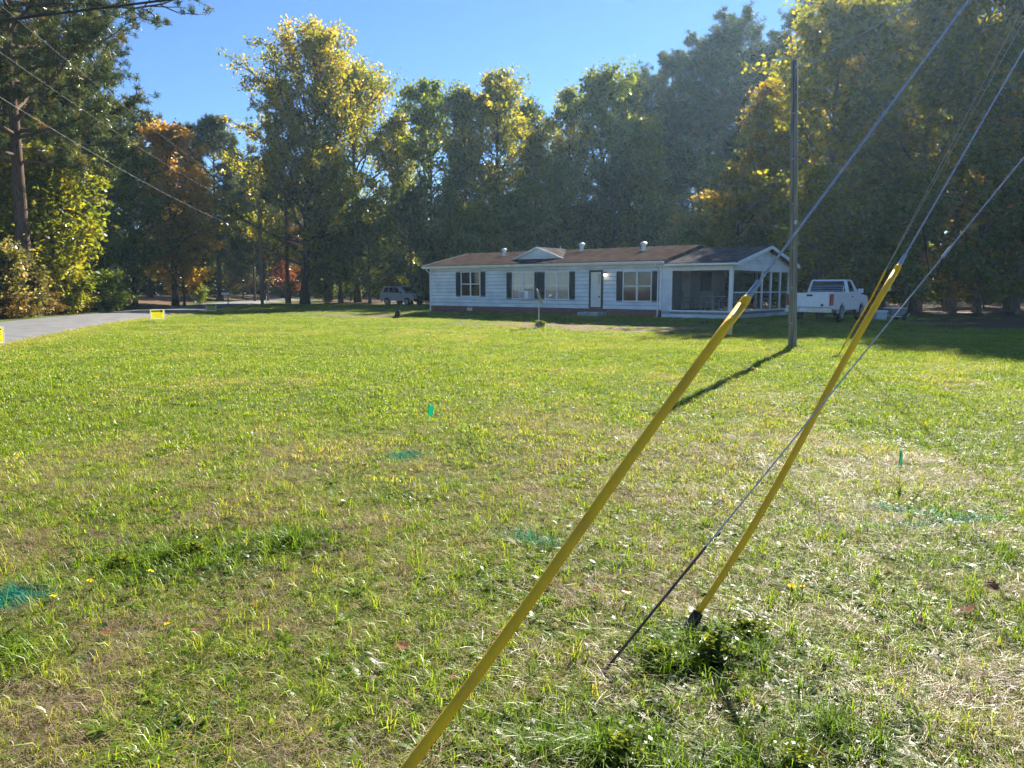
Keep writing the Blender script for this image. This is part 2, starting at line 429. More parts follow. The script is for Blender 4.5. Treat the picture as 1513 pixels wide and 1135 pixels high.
PINE = {k: 'pine' in k for k in PROTO}
def plant_tree(proto_name, x, y, H, leaf, name, label, cat='tree', group=None, rz=None, wide=1.0, bark=None, dz=0.0):
    tm, cm = PROTO[proto_name]
    H0 = {'oak': 20, 'maple': 18, 'gum': 22, 'birchy': 17, 'poplar': 29, 'autumn': 17, 'under': 9, 'pine': 26, 'bigpine': 28, 'roundpine': 22, 'bush': 2.6, 'weed': .26, 'thicket': 5.5}[proto_name]
    s = H / H0 * (.93 if not PINE[proto_name] else 1)
    o = thing(name, (x, y, gz(x, y) + dz), label, cat, random.uniform(0, 6.28) if rz is None else rz, group)
    o.scale = (s * wide, s * wide, s)
    bk = bark or (BARKP if 'pine' in proto_name else BARK)
    for nm, me_, mt in (('trunk', tm, bk), ('crown', cm, LEAF[leaf])):
        c = bpy.data.objects.new(nm if proto_name not in ('bush', 'thicket', 'weed') else {'trunk': 'stems', 'crown': 'foliage'}[nm], me_)
        COL.objects.link(c); c.parent = o
        c.material_slots[0].link = 'OBJECT'; c.material_slots[0].material = mt
    return o

def at_px(px, Y): return (px - 756.5) / 1121 * Y
def top_h(py, Y): return CAM_H + (426 - py) / 1121 * Y

# --- across the road, left
plant_tree('bigpine', at_px(45, 44), 44, 28, 'pine', 'pine_tree', 'huge spreading pine with a dark bare trunk rising over the roadside bushes', rz=.4)
plant_tree('under', at_px(88, 48), 48.0, 10.5, 'yellowgreen', 'maple_tree', 'yellow green understory maple spreading right of the huge pine trunk', rz=1.0, wide=1.1)
plant_tree('pine', at_px(137, 55), 55, 25, 'pine', 'pine_tree', 'slim dark pine standing behind the yellow green understory maple')
plant_tree('maple', at_px(140, 58), 60, 12.5, 'green', 'broadleaf_tree', 'shaded green tree filling the gap beside the slim dark pine')
plant_tree('oak', at_px(203, 66), 66, 14.0, 'green', 'broadleaf_tree', 'round dark green tree on a short trunk beside the orange tree')
plant_tree('autumn', at_px(262, 71), 71, 17.0, 'orange', 'maple_tree', 'maple turned orange at its top beyond the road', rz=2.0, wide=1.3)
plant_tree('under', at_px(275, 73), 73, 9.0, 'gold', 'maple_tree', 'smaller golden maple growing against the orange maple', rz=.3)
plant_tree('under', at_px(8, 47), 47, 9.5, 'yellowgreen', 'sapling', 'leafy yellowing sapling over the pale roadside bush')
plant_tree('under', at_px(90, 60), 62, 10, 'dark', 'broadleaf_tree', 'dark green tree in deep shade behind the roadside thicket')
plant_tree('pine', at_px(-30, 52), 53, 26, 'pine', 'pine_tree', 'tall pine beside the huge spreading pine')
for i, (px, Y, py) in enumerate([(60, 85, 60), (120, 90, 120), (170, 88, 150), (225, 92, 185), (10, 80, 20)]):
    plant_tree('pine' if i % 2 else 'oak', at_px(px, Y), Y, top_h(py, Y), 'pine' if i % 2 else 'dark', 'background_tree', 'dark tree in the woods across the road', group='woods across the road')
# --- where the road leaves
plant_tree('roundpine', at_px(328, 98), 98, top_h(182, 98), 'pine', 'pine_tree', 'round topped blue green pine behind the orange maple')
plant_tree('roundpine', at_px(392, 104), 104, top_h(238, 104), 'pine', 'pine_tree', 'broad pine at the bend of the road behind leaning trunks', wide=1.1)
for px, Y, py in [(379, 92, 250), (388, 96, 262), (398, 95, 280)]:
    plant_tree('pine', at_px(px, Y), Y, top_h(py, Y), 'pine', 'pine_tree', 'slender bare trunked pine by the bend of the road', group='slender pines by the road bend', wide=.6)
plant_tree('under', at_px(425, 106), 106, 12.5, 'red', 'maple_tree', 'small red maple half hidden behind the great poplar')
plant_tree('under', at_px(362, 112), 112, 8, 'pale', 'dogwood_tree', 'pale small tree lit at the bend of the road')
for px, Y, py in [(300, 125, 250), (350, 130, 280), (420, 128, 255), (470, 125, 230)]:
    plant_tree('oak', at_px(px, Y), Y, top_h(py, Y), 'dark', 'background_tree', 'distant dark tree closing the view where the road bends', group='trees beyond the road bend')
# --- poplar group left of the house
plant_tree('poplar', at_px(452, 80), 80, 28, 'yellowgreen', 'poplar_tree', 'great yellowing poplar with a thick trunk left of the house', rz=0)
plant_tree('pine', at_px(428, 82), 82, top_h(135, 82), 'pine', 'pine_tree', 'dark pine whose boughs stick out left of the great poplar', wide=.8)
plant_tree('maple', at_px(505, 84), 84, 16, 'green', 'broadleaf_tree', 'dense green tree under the right side of the great poplar', wide=1.15)
plant_tree('oak', at_px(530, 86), 86, 26.5, 'yellowgreen', 'broadleaf_tree', 'yellowing tree forming the right shoulder of the great poplar', wide=1.0)
plant_tree('gum', at_px(592, 85), 85, 21.5, 'yellowgreen', 'broadleaf_tree', 'yellowing tree between the great poplar and the house woods')
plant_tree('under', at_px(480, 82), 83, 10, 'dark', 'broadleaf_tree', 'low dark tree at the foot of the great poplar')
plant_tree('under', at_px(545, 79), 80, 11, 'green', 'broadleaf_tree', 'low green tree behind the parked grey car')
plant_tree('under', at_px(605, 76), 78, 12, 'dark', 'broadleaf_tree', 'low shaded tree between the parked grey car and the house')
# --- woods behind the house
behind = [('oak', 640, 80, 122, 'green'), ('gum', 690, 78, 128, 'yellowgreen'), ('birchy', 665, 74, 260, 'green'),
 ('maple', 735, 80, 108, 'yellowgreen'), ('under', 705, 70, 300, 'yellowgreen'), ('birchy', 790, 78, 190, 'yellowgreen'), ('oak', 770, 88, 150, 'dark'),
 ('gum', 840, 82, 128, 'yellowgreen'), ('maple', 885, 80, 102, 'green'), ('gum', 925, 84, 118, 'yellowgreen'),
 ('birchy', 955, 76, 178, 'yellowgreen'), ('oak', 905, 74, 230, 'dark'), ('maple', 820, 74, 235, 'green'), ('under', 760, 72, 285, 'green'),
 ('under', 870, 70, 300, 'dark'), ('under', 960, 70, 290, 'green'), ('oak', 1000, 80, 205, 'dark'), ('maple', 1040, 76, 230, 'green'),
 ('under', 1010, 66, 315, 'gold'), ('birchy', 1120, 63, 118, 'gold'), ('under', 1085, 60, 250, 'gold'), ('maple', 1160, 66, 150, 'yellowgreen')]
for k, (p, px, Y, py, lf) in enumerate(behind):
    tone = {'green': 'green', 'yellowgreen': 'yellow green', 'dark': 'dark green', 'gold': 'golden'}[lf]
    mark = next(m for a, m in [(655, 'the left end of the house'), (715, 'the first window of the house'), (775, 'the first roof vent'), (830, 'the small roof gable'), (880, 'the middle roof vent'),
      (930, 'the front door'), (975, 'the right roof vent'), (1050, 'the joint of house and porch'), (1130, 'the screened porch'), (2000, 'the porch gable')] if px < a)
    size = 'low' if p == 'under' else 'tall' if py < 160 else 'middling'
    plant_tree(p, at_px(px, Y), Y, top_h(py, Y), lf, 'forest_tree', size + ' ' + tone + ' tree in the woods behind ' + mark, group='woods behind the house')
for px, Y, py in [(985, 92, 100), (1030, 94, 70), (1080, 92, 45), (1135, 96, 75), (1195, 90, 15), (950, 98, 125), (1060, 100, 90)]:
    plant_tree('pine', at_px(px, Y), Y, top_h(py, Y), 'pine', 'pine_tree', 'tall open crowned pine rising above the woods behind the house', group='tall pines behind the house', wide=1.1)
# --- right edge, behind the pickup
right = [('oak', 1215, 56, 8, 'yellowgreen'), ('gum', 1265, 60, -30, 'gold'), ('birchy', 1300, 55, 130, 'gold'), ('oak', 1350, 54, -40, 'yellowgreen'),
 ('gum', 1400, 52, -110, 'yellowgreen'), ('birchy', 1440, 50, 60, 'gold'), ('oak', 1490, 50, -110, 'yellowgreen'), ('gum', 1540, 47, -140, 'gold'),
 ('under', 1205, 50, 250, 'yellowgreen'), ('under', 1250, 52, 290, 'green'), ('under', 1335, 49, 260, 'green'), ('under', 1500, 46, 250, 'green'),
 ('oak', 1600, 44, -130, 'green'), ('maple', 1680, 44, -60, 'green'), ('oak', 1780, 42, -60, 'green'),
 ('oak', 1290, 84, 60, 'dark'), ('maple', 1450, 80, 60, 'dark')]
for k, (p, px, Y, py, lf) in enumerate(right):
    tone = {'green': 'green', 'yellowgreen': 'yellow green', 'dark': 'dark green', 'gold': 'golden'}[lf]
    plant_tree(p, at_px(px, Y), Y, top_h(py, Y), lf, 'forest_tree', wide=1.12, bark=BARKG, label=('low ' if p == 'under' else 'deep set ' if Y > 62 else 'tall ') + tone + ' tree in the woods ' + next(m for a, m in [(1225, 'between porch and pickup'), (1290, 'right behind the pickup cab'), (1360, 'behind the cooler and yard cart'), (1460, 'beyond the cart at the shaded lawn'), (9999, 'at the far end of the shaded lawn')] if px < a), group='woods behind the pickup')
# --- low growth along the woods
for k, (px, Y) in enumerate([(640, 68), (690, 66), (740, 67), (800, 66), (850, 65), (910, 64), (960, 62), (1010, 60), (1060, 58), (1110, 56), (1160, 54), (1330, 60), (1390, 62), (1450, 60), (1280, 62)]):
    plant_tree('thicket', at_px(px, Y), Y, 4.0 + (k * 37 % 20) / 10, ['dark', 'green', 'yellowgreen'][k % 3], 'thicket_shrub', 'tall leafy shrub in the undergrowth along the edge of the woods', 'shrub', 'undergrowth along the woods')
for k, (px, Y) in enumerate([(480, 96), (520, 94), (565, 92), (610, 90), (430, 118), (350, 122), (310, 112)]):
    plant_tree('thicket', at_px(px, Y), Y, 5.0, ['dark', 'green'][k % 2], 'thicket_shrub', 'dark shrub under the trees by the bend of the road', 'shrub', 'shrubs by the road bend')
# --- roadside bushes
plant_tree('bush', at_px(12, 41), 41, 3.4, 'pale', 'roadside_bush', 'pale leaved bush under the huge pine at the road edge', 'bush', wide=1.1)
plant_tree('bush', at_px(40, 42), 42.5, 2.6, 'pale', 'roadside_bush', 'smaller pale leaved bush against the huge pine trunk', 'bush')
plant_tree('bush', at_px(90, 47), 47.5, 2.3, 'yellowgreen', 'roadside_bush', 'yellow green bush beside the road right of the huge pine', 'bush', wide=1.3)
plant_tree('bush', at_px(150, 52), 53, 2.4, 'green', 'roadside_bush', 'broad green bush in the roadside thicket before the dark tree', 'bush', wide=1.3)
for k, (px, Y) in enumerate([(75, 45.5), (105, 48.5), (125, 51), (165, 56.5), (30, 40.8), (5, 39.8), (185, 60.5)]):
    plant_tree('bush', at_px(px, Y), Y, 1.2, 'brush', 'dry_brush', 'low brown brush of dead stems along the far road edge', 'brush', 'dry brush along the road', wide=1.5)
plant_tree('bush', at_px(298, 80), 80, 1.7, 'green', 'ornamental_bush', 'rounded light green bush by the drive beyond the road', 'bush', wide=1.2)
plant_tree('bush', 1.15, 31.3, .26, 'green', 'weed_tuft', 'green weed tuft round the foot of the satellite dish post', 'weeds', wide=1.9)
plant_tree('bush', at_px(487, 82), 82, 1.3, 'pale', 'lawn_bush', 'small pale bush between trunks left of the parked grey car', 'bush')

# distant woods that read as one mass
def distant_woods():
    rng = np.random.default_rng(77)
    path = np.array([(-120, 60), (-75, 95), (-62, 135), (-40, 150), (-15, 128), (5, 112), (28, 108), (52, 96), (72, 78), (84, 50)], float)
    seg = np.hypot(*np.diff(path, axis=0).T); cum = np.concatenate([[0], np.cumsum(seg)])
    n = 90000
    t = rng.random(n) * cum[-1]
    x = np.interp(t, cum, path[:, 0]); y = np.interp(t, cum, path[:, 1])
    top = 9 + 8 * fbm(t * .12, t * 0 + 1, 4)
    z = top * rng.random(n) ** 1.5
    C = np.stack([x + rng.normal(size=n) * 2.6, y + rng.normal(size=n) * 2.6, z], 1)
    V, F, tone = leaf_quads(C, .75, rng, np.clip(.4 + rng.normal(size=n) * .2, 0, 1))
    o = bpy.data.objects.new('distant_woods', np_mesh('distant_woods', V, F, {'tone': tone})); COL.objects.link(o)
    o.data.materials.append(LEAF['dark']); tag(o, 'dark mass of far woods closing the view between the trunks', 'woods', kind='stuff')
distant_woods()

# ------------------------------------------------------------------ house
SIDING = simple_mat('white_siding', (.68, .72, .76), .55, var=.06, scale=1.1, dirt=(.50, .54, .56), bump=.08, bscale=40, stretch=(1, 1, 2.5))
TRIM = simple_mat('white_trim', (.78, .78, .77), .5, var=.06, scale=3)
ROOFM = simple_mat('brown_shingle', (.060, .045, .039), .95, var=.3, scale=2.2, bump=.6, bscale=30, spec=.0)
ROOFG = simple_mat('grey_shingle', (.095, .085, .083), .95, var=.3, scale=2.5, bump=.6, bscale=30, spec=.0)
SHUT = simple_mat('shutter_black', (.018, .022, .026), .5, var=.2)
CURT = simple_mat('cream_blind', (.80, .77, .68), .8, var=.08, scale=4)
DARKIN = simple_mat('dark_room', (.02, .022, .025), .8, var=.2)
GALV = simple_mat('galvanised_metal', (.45, .46, .47), .35, .9, var=.15, scale=9)
BLACK = simple_mat('black_plastic', (.015, .015, .016), .45, var=.2)
DECK = simple_mat('grey_deck', (.24, .23, .215), .85, var=.2, scale=5)
CONC = simple_mat('concrete', (.36, .35, .33), .9, var=.2, scale=5, bump=.3)
DOORM = simple_mat('cream_door', (.66, .64, .58), .5, var=.05)
FRAMED = simple_mat('dark_green_frame', (.03, .045, .045), .5, var=.15)

def brick_mat():
    m, t, out = new_mat('brick_skirt')
    tc = t.nodes.new('ShaderNodeTexCoord'); mp = t.nodes.new('ShaderNodeMapping'); mp.inputs['Rotation'].default_value = (R(90), 0, 0)
    t.links.new(tc.outputs['Object'], mp.inputs[0])
    b = t.nodes.new('ShaderNodeTexBrick'); b.inputs['Scale'].default_value = 1; b.inputs['Brick Width'].default_value = .2; b.inputs['Row Height'].default_value = .075
    b.inputs['Mortar Size'].default_value = .006
    b.inputs['Color1'].default_value = lin((.21, .075, .05)); b.inputs['Color2'].default_value = lin((.15, .05, .04)); b.inputs['Mortar'].default_value = lin((.2, .16, .14))
    t.links.new(mp.outputs[0], b.inputs['Vector'])
    p = t.nodes.new('ShaderNodeBsdfPrincipled'); p.inputs['Roughness'].default_value = .9
    t.links.new(b.outputs[0], p.inputs['Base Color']); t.links.new(p.outputs[0], out.inputs[0]); return m
BRICK = brick_mat()

def glass_mat(name, dark=(.02, .025, .03), clear=.8, tint=1.0):
    m, t, out = new_mat(name)
    tr = t.nodes.new('ShaderNodeBsdfTransparent'); tr.inputs[0].default_value = (tint, tint, tint, 1)
    d = t.nodes.new('ShaderNodeBsdfDiffuse'); d.inputs[0].default_value = lin(dark)
    mx = t.nodes.new('ShaderNodeMixShader'); mx.inputs[0].default_value = clear
    t.links.new(d.outputs[0], mx.inputs[1]); t.links.new(tr.outputs[0], mx.inputs[2])
    g = t.nodes.new('ShaderNodeBsdfGlossy'); g.inputs['Roughness'].default_value = .03
    fr = t.nodes.new('ShaderNodeFresnel'); fr.inputs[0].default_value = 1.5
    m2 = t.nodes.new('ShaderNodeMixShader'); t.links.new(fr.outputs[0], m2.inputs[0])
    t.links.new(mx.outputs[0], m2.inputs[1]); t.links.new(g.outputs[0], m2.inputs[2])
    t.links.new(m2.outputs[0], out.inputs[0]); return m
GLASS = glass_mat('window_glass', clear=.85)
CARGLASS = glass_mat('car_glass', clear=.25)

def screen_mat():
    m, t, out = new_mat('insect_screen')
    tr = t.nodes.new('ShaderNodeBsdfTransparent'); d = t.nodes.new('ShaderNodeBsdfDiffuse'); d.inputs[0].default_value = lin((.035, .04, .042))
    mx = t.nodes.new('ShaderNodeMixShader'); mx.inputs[0].default_value = .78
    t.links.new(d.outputs[0], mx.inputs[1]); t.links.new(tr.outputs[0], mx.inputs[2]); t.links.new(mx.outputs[0], out.inputs[0]); return m
SCREEN = screen_mat()

HOUSE = thing('mobile_home', (HO[0], HO[1], PAD), 'long white sided single storey house with brown roof and black shutters', 'house', HA)
def UPX(px, v=0.0):
    r = (px - 756.5) / 1121
    return (r * (46.7 + HN[1] * v) + 4.95 - HN[0] * v) / (.777 + .629 * r)
def ZPX(px, py, v=0.0):
    u = UPX(px, v); Y = 46.7 - .629 * u + HN[1] * v
    return CAM_H + (426 - py) / 1121 * Y - PAD
HL, HW, EAVE, RIDGE = 15.6, 7.5, 2.72, 3.54
PL, PE, PR = 3.6, 2.56, 3.36      # porch length, eave, ridge
SK = .36                          # top of the brick skirt
def hb(mb, name, mat, parent=None, **k): return mb.build(name, mat, parent or HOUSE, **k)

hb(MB().box(.03, HL - .03, .03, HW - .03, -.4, SK), 'brick_skirt', BRICK)
wall = hb(MB().prism([(0, SK), (HW, SK), (HW, EAVE), (HW / 2, RIDGE - .04), (0, EAVE)], 'x', 0, HL), 'wall', simple_mat('lap_shade_backing', (.27, .31, .35), .7, var=.1))  # wall body coloured dark so the board gaps show painted-in lap shade lines

OPEN = []   # openings on the front wall (u0,u1,z0,z1)
def win_px(a, b, y0, y1, lay):
    """lay: list of ('s'|'w', x0, x1) in photo pixels along the front"""
    z1, z0 = ZPX((a + b) / 2, y0), ZPX((a + b) / 2, y1)
    OPEN.append((UPX(a) - .005, UPX(b) + .005, z0 - .06, z1 + .04)); return z0, z1
def shutter(u0, u1, z0, z1):
    o = hb(MB().box(u0, u0 + .05, -.05, -.001, z0, z1).box(u1 - .05, u1, -.05, -.001, z0, z1).box(u0 + .05, u1 - .05, -.05, -.001, z0, z0 + .07)
           .box(u0 + .05, u1 - .05, -.05, -.001, z1 - .07, z1).box(u0 + .05, u1 - .05, -.012, -.001, z0 + .07, z1 - .07), 'shutter', SHUT)
    n = int((z1 - z0 - .14) / .075)
    for k in range(n):
        zc = z0 + .07 + (k + .5) * (z1 - z0 - .14) / n
        if k == 0:
            me0 = MB().add([(u0 + .05, -.044, -.03), (u1 - .05, -.044, -.03), (u1 - .05, -.014, .03), (u0 + .05, -.014, .03), (u0 + .05, -.036, -.034), (u1 - .05, -.036, -.034), (u1 - .05, -.008, .024), (u0 + .05, -.008, .024)],
                           [(0, 1, 2, 3), (4, 7, 6, 5), (0, 4, 5, 1), (3, 2, 6, 7)]).build('slat', SHUT, o)
            me0.location.z = zc; m0 = me0.data
        else:
            q = bpy.data.objects.new('slat', m0); COL.objects.link(q); q.parent = o; q.location.z = zc
def window(u0, u1, z0, z1, blind=.5, blind2=None, bmat=None):
    """two sashes side by side, each with a meeting rail, a blind and two panes"""
    fr = MB().box(u0, u1, -.07, -.001, z0 - .06, z0).box(u0, u1, -.06, -.001, z1, z1 + .04)
    fr.box(u0, u0 + .05, -.058, -.001, z0, z1).box(u1 - .05, u1, -.058, -.001, z0, z1)
    um = (u0 + u1) / 2; fr.box(um - .04, um + .04, -.058, -.001, z0, z1)
    o = hb(fr, 'window', TRIM)
    zm = (z0 + z1) / 2
    for k, (a, b) in enumerate(((u0 + .05, um - .04), (um + .04, u1 - .05))):
        MB().box(a, b, -.05, -.02, zm - .025, zm + .025).build('sash_rail', TRIM, o)
        bl = blind if (k == 0 or blind2 is None) else blind2
        MB().box(a, b, -.008, -.002, z0, z1).build('room_shade', DARKIN, o)  # flat dark panel whose colour stands for the unlit room behind the panes
        if bl > 0: MB().box(a + .015, b - .015, -.016, -.010, z1 - (z1 - z0) * bl, z1).build('blind', bmat or CURT, o)
        for (c, d) in ((z0, zm - .025), (zm + .025, z1)):
            MB().add([(a, -.034, c), (b, -.034, c), (b, -.034, d), (a, -.034, d), (a, -.030, c), (b, -.030, c), (b, -.030, d), (a, -.030, d)],
                     [(0, 1, 2, 3), (7, 6, 5, 4), (0, 4, 5, 1), (1, 5, 6, 2), (2, 6, 7, 3), (3, 7, 4, 0)]).build('pane', GLASS, o)
z0, z1 = win_px(675, 718, 403, 437, None)
shutter(UPX(675), UPX(682), z0, z1); window(UPX(682.3), UPX(710.7), z0, z1, .5); shutter(UPX(711), UPX(718), z0, z1)
z0, z1 = win_px(749, 849, 403, 441, None)
shutter(UPX(749), UPX(757), z0, z1); window(UPX(757.3), UPX(789.7), z0, z1, 1.0, .62); shutter(UPX(790), UPX(805), z0, z1)
window(UPX(805.3), UPX(840.7), z0, z1, 1.0); shutter(UPX(841), UPX(849), z0, z1)
acz = z0
z0, z1 = win_px(910, 972, 402, 444, None)
shutter(UPX(910), UPX(919), z0, z1); window(UPX(919.3), UPX(961.7), z0, z1, .0); shutter(UPX(962), UPX(972), z0, z1)
# door
du0, du1, dz0, dz1 = UPX(870), UPX(890), SK + .02, ZPX(880, 400)
OPEN.append((du0 - .02, du1 + .02, SK - .1, dz1 + .02))
door = hb(MB().box(du0 + .1, du1 - .1, -.03, -.001, dz0 + .06, dz1 - .09), 'door', DOORM)
MB().box(du1 - .26, du1 - .15, -.05, -.031, dz0 + .55, dz0 + .62).build('handle', BLACK, door)
MB().box(du1 - .30, du1 - .14, -.036, -.031, dz0 + 1.25, dz0 + 1.75).build('side_light', GLASS, door)
hb(MB().box(du0, du0 + .1, -.06, -.001, dz0, dz1).box(du1 - .1, du1, -.06, -.001, dz0, dz1).box(du0 + .1, du1 - .1, -.06, -.001, dz1 - .09, dz1).box(du0 + .1, du1 - .1, -.09, -.001, dz0, dz0 + .06), 'door_frame', FRAMED)
hb(MB().box(du0 - .1, du1 + .3, -.95, -.1, -.3, SK - .16), 'door_step', CONC, bevel=.01)

# lap siding, each board a piece of its own, cut round the openings
def boards(parent, length, z0, z1, opens, place, step=.2, limit=None):
    n = int(round((z1 - z0) / step)); st = (z1 - z0) / n
    for k in range(n):
        a, b = z0 + k * st, z0 + (k + 1) * st
        segs = [(0.0, length)] if limit is None else [limit((a + b) / 2)]
        for (o0, o1, c, d) in opens:
            if d > a + .02 and c < b - .02:
                new = []
                for (s0, s1) in segs:
                    if o1 <= s0 or o0 >= s1: new.append((s0, s1)); continue
                    if o0 > s0 + .03: new.append((s0, o0))
                    if o1 < s1 - .03: new.append((o1, s1))
                segs = new
        segs = [(p, q, a, b) for (p, q) in segs]
        for (o0, o1, c, d) in opens:
            if d > a + .02 and c < b - .02:
                if c > a + .02: segs.append((o0, o1, a, c))
                if d < b - .03: segs.append((o0, o1, d, b))
        for (s0, s1, a, b) in segs:
            if s1 - s0 < .06: continue
            pr = [(-.040, a + .004), (-.003, a + .004), (-.003, b - .020), (-.010, b - .020)]
            vs_ = [place(x, y, z) for x in (s0 + .002, s1 - .002) for (y, z) in pr]
            MB().add(vs_, [(0, 1, 2, 3), (7, 6, 5, 4), (0, 4, 5, 1), (1, 5, 6, 2), (2, 6, 7, 3), (3, 7, 4, 0)]).build('siding_board', SIDING, parent)
boards(wall, HL, SK, EAVE - .12, OPEN, lambda x, y, z: (x, y, z))
hb(MB().box(-.05, .05, -.035, .06, SK - .01, EAVE - .1), 'corner_trim', TRIM)
hb(MB().box(HL - .05, HL + .05, -.036, .06, SK - .01, EAVE - .1), 'corner_trim', TRIM)

def gable_roof(name, mat, x0, x1, eave, ridge, ov, thick, lift=0.0, rake=True):
    sl = (ridge - eave) / (HW / 2); e0 = eave - sl * ov
    poly = [(-ov, e0 + lift), (HW / 2, ridge + lift), (HW + ov, e0 + lift), (HW + ov, e0 + lift + thick), (HW / 2, ridge + lift + thick), (-ov, e0 + lift + thick)]
    r = hb(MB().prism(poly, 'x', x0, x1), name, mat)
    return r, e0, sl
roof, e0, sl = gable_roof('roof', ROOFM, -.32, HL + .34, EAVE, RIDGE, .32, .07, .02)
# fascia, gutter, downspouts, rakes
hb(MB().box(-.32, HL + .34, -.345, -.322, e0 - .10, e0 + .03), 'fascia', TRIM)
hb(MB().box(-.31, HL + .33, -.30, -.03, e0 - .075, e0 - .06), 'soffit', TRIM)
hb(MB().prism([(-.345, e0 + .04), (-.345, e0 - .07), (-.41, e0 - .07), (-.45, e0 - .01), (-.45, e0 + .04), (-.44, e0 + .04), (-.435, e0 - .005), (-.405, e0 - .058), (-.357, e0 - .058), (-.357, e0 + .04)], 'x', -.36, HL + .3), 'gutter', TRIM)
for ux in (.0, HL - .12):
    hb(MB().tube([(ux, -.40, e0 - .07), (ux, -.36, e0 - .18), (ux, -.075, e0 - .36), (ux, -.075, .12), (ux, -.20, .02)], .035, 6), 'downspout', TRIM)
for ux in (-.335, HL + .342):
    for sgn in (0, 1):
        p = [(-.34, e0 - .1), (HW / 2, RIDGE - .02), (HW / 2, RIDGE + .10), (-.34, e0 + .10)] if sgn == 0 else [(HW + .34, e0 - .1), (HW / 2, RIDGE - .02), (HW / 2, RIDGE + .10), (HW + .34, e0 + .10)]
        hb(MB().prism(p, 'x', ux - .012, ux + .012), 'rake_board', TRIM if ux < 0 else ROOFG)
# small false gable on the front slope
gu, gv = UPX(803, 1.55), 1.0
zb = EAVE + sl * gv + .1
g0, g1, gp = gu - 1.6, gu + 1.6, zb + .56
dm = hb(MB().prism([(g0, zb - .02), (g1, zb - .02), (gu, gp)], 'y', gv, gv + .08), 'roof_gable', TRIM)
boards(dm, 3, zb + .06, zb + .40, [], lambda x, y, z: (x, y * .8 + gv, z), step=.14, limit=lambda z: (g0 + .25 + (z - zb) * 2.8, g1 - .25 - (z - zb) * 2.8))
yb = lambda z: (z - EAVE - .06) / sl
for s_ in (-1, 1):
    A = (gu + s_ * 1.82, gv - .12, zb - .10); B = (gu, gv - .12, gp + .03)
    C_ = (gu, min(yb(gp + .03), HW / 2), gp + .03); D = (gu + s_ * 1.82, yb(zb - .1) + .05, zb - .10)
    up = Vector((0, 0, .05))
    P4 = [Vector(q) for q in (A, B, C_, D)]
    MB().add(P4 + [q + up for q in P4], [(0, 1, 2, 3), (7, 6, 5, 4), (0, 4, 5, 1), (1, 5, 6, 2), (2, 6, 7, 3), (3, 7, 4, 0)]).build('gable_roof_slope', ROOFG, dm)
    q = [(gu + s_ * 1.83, zb - .14), (gu, gp - .02), (gu, gp + .09), (gu + s_ * 1.83, zb - .03)]
    MB().prism(q, 'y', gv - .145, gv - .122).build('gable_trim', TRIM, dm)
def roof_vent(px, v, h, r):
    u = UPX(px, v); z = EAVE + sl * v + .08
    t_ = hb(MB().tube([(u, v, z - .1), (u, v, z + h)], r, 12).tube([(u, v, z - .03), (u, v, z + .05)], r * 1.9, 12), 'roof_vent', GALV, smooth=False)
    MB().tube([(u, v, z + h), (u, v, z + h + .04), (u, v, z + h + .14), (u, v, z + h + .2)], [r * 1.1, r * 1.6, r * 1.55, r * .5], 12).build('vent_cap', GALV, t_)
roof_vent(745, 2.5, .24, .11); roof_vent(858, 3.2, .26, .12); roof_vent(948, 2.6, .26, .12)
hb(MB().tube([(UPX(827, 3.4), 3.4, RIDGE - .1), (UPX(827, 3.4), 3.4, RIDGE + .28)], .035, 8), 'vent_pipe', TRIM)
# porch lamp, lit
lu = UPX(894); lz = ZPX(894, 406)
lamp = hb(MB().tube([(lu, -.03, lz + .12), (lu, -.10, lz + .12), (lu, -.12, lz + .08)], .02, 6).tube([(lu, -.12, lz + .09), (lu, -.12, lz + .03)], [.03, .085], 10), 'porch_lamp', simple_mat('copper_lamp', (.25, .11, .06), .4, .6))
em, et, eo = new_mat('lit_bulb'); ee = et.nodes.new('ShaderNodeEmission'); ee.inputs[0].default_value = (1, .82, .55, 1); ee.inputs[1].default_value = 4; et.links.new(ee.outputs[0], eo.inputs[0])
MB().tube([(lu, -.12, lz + .04), (lu, -.12, lz + .02), (lu, -.12, lz - .05), (lu, -.12, lz - .08)], [.03, .055, .055, .02], 10).build('bulb', em, lamp)
hb(MB().box(UPX(694) - .2, UPX(694) + .2, -.012, .02, .1, .28), 'skirt_vent', GALV)

# ---- screened porch
PX0, PX1 = HL, HL + PL
pf = .30
hb(MB().box(PX0 + .06, PX1, 0, HW, pf - .12, pf), 'porch_floor', DECK)
hb(MB().box(PX0 + .06, PX1 - .06, .02, .08, -.3, pf - .12).box(PX1 - .12, PX1 - .06, .08, HW, -.3, pf - .12), 'porch_skirt', SIDING)
pr, pe0, psl = gable_roof('porch_roof', ROOFG, PX0 + .345, PX1 + .36, PE, PR, .3, .07, .02)
BM = PE - .34
hb(MB().box(PX0 + .06, PX1, -.02, .10, BM, PE - .02), 'porch_beam', TRIM)
hb(MB().box(PX1 - .11, PX1 + .01, .101, HW, BM, PE - .02), 'porch_beam', TRIM)
hb(MB().box(PX0 + .06, PX1, HW - .1, HW + .02, BM, PE - .02), 'porch_beam', TRIM)
gab = hb(MB().prism([(0, PE - .02), (HW, PE - .02), (HW / 2, PR - .03)], 'x', PX1 - .1, PX1 - .03), 'gable_wall', TRIM)
boards(gab, HW, PE + .0, PR - .1, [], lambda x, y, z: (PX1 - .03 - y, x, z), step=.19, limit=lambda z: ((z - PE) / psl + .12, HW - (z - PE) / psl - .12))
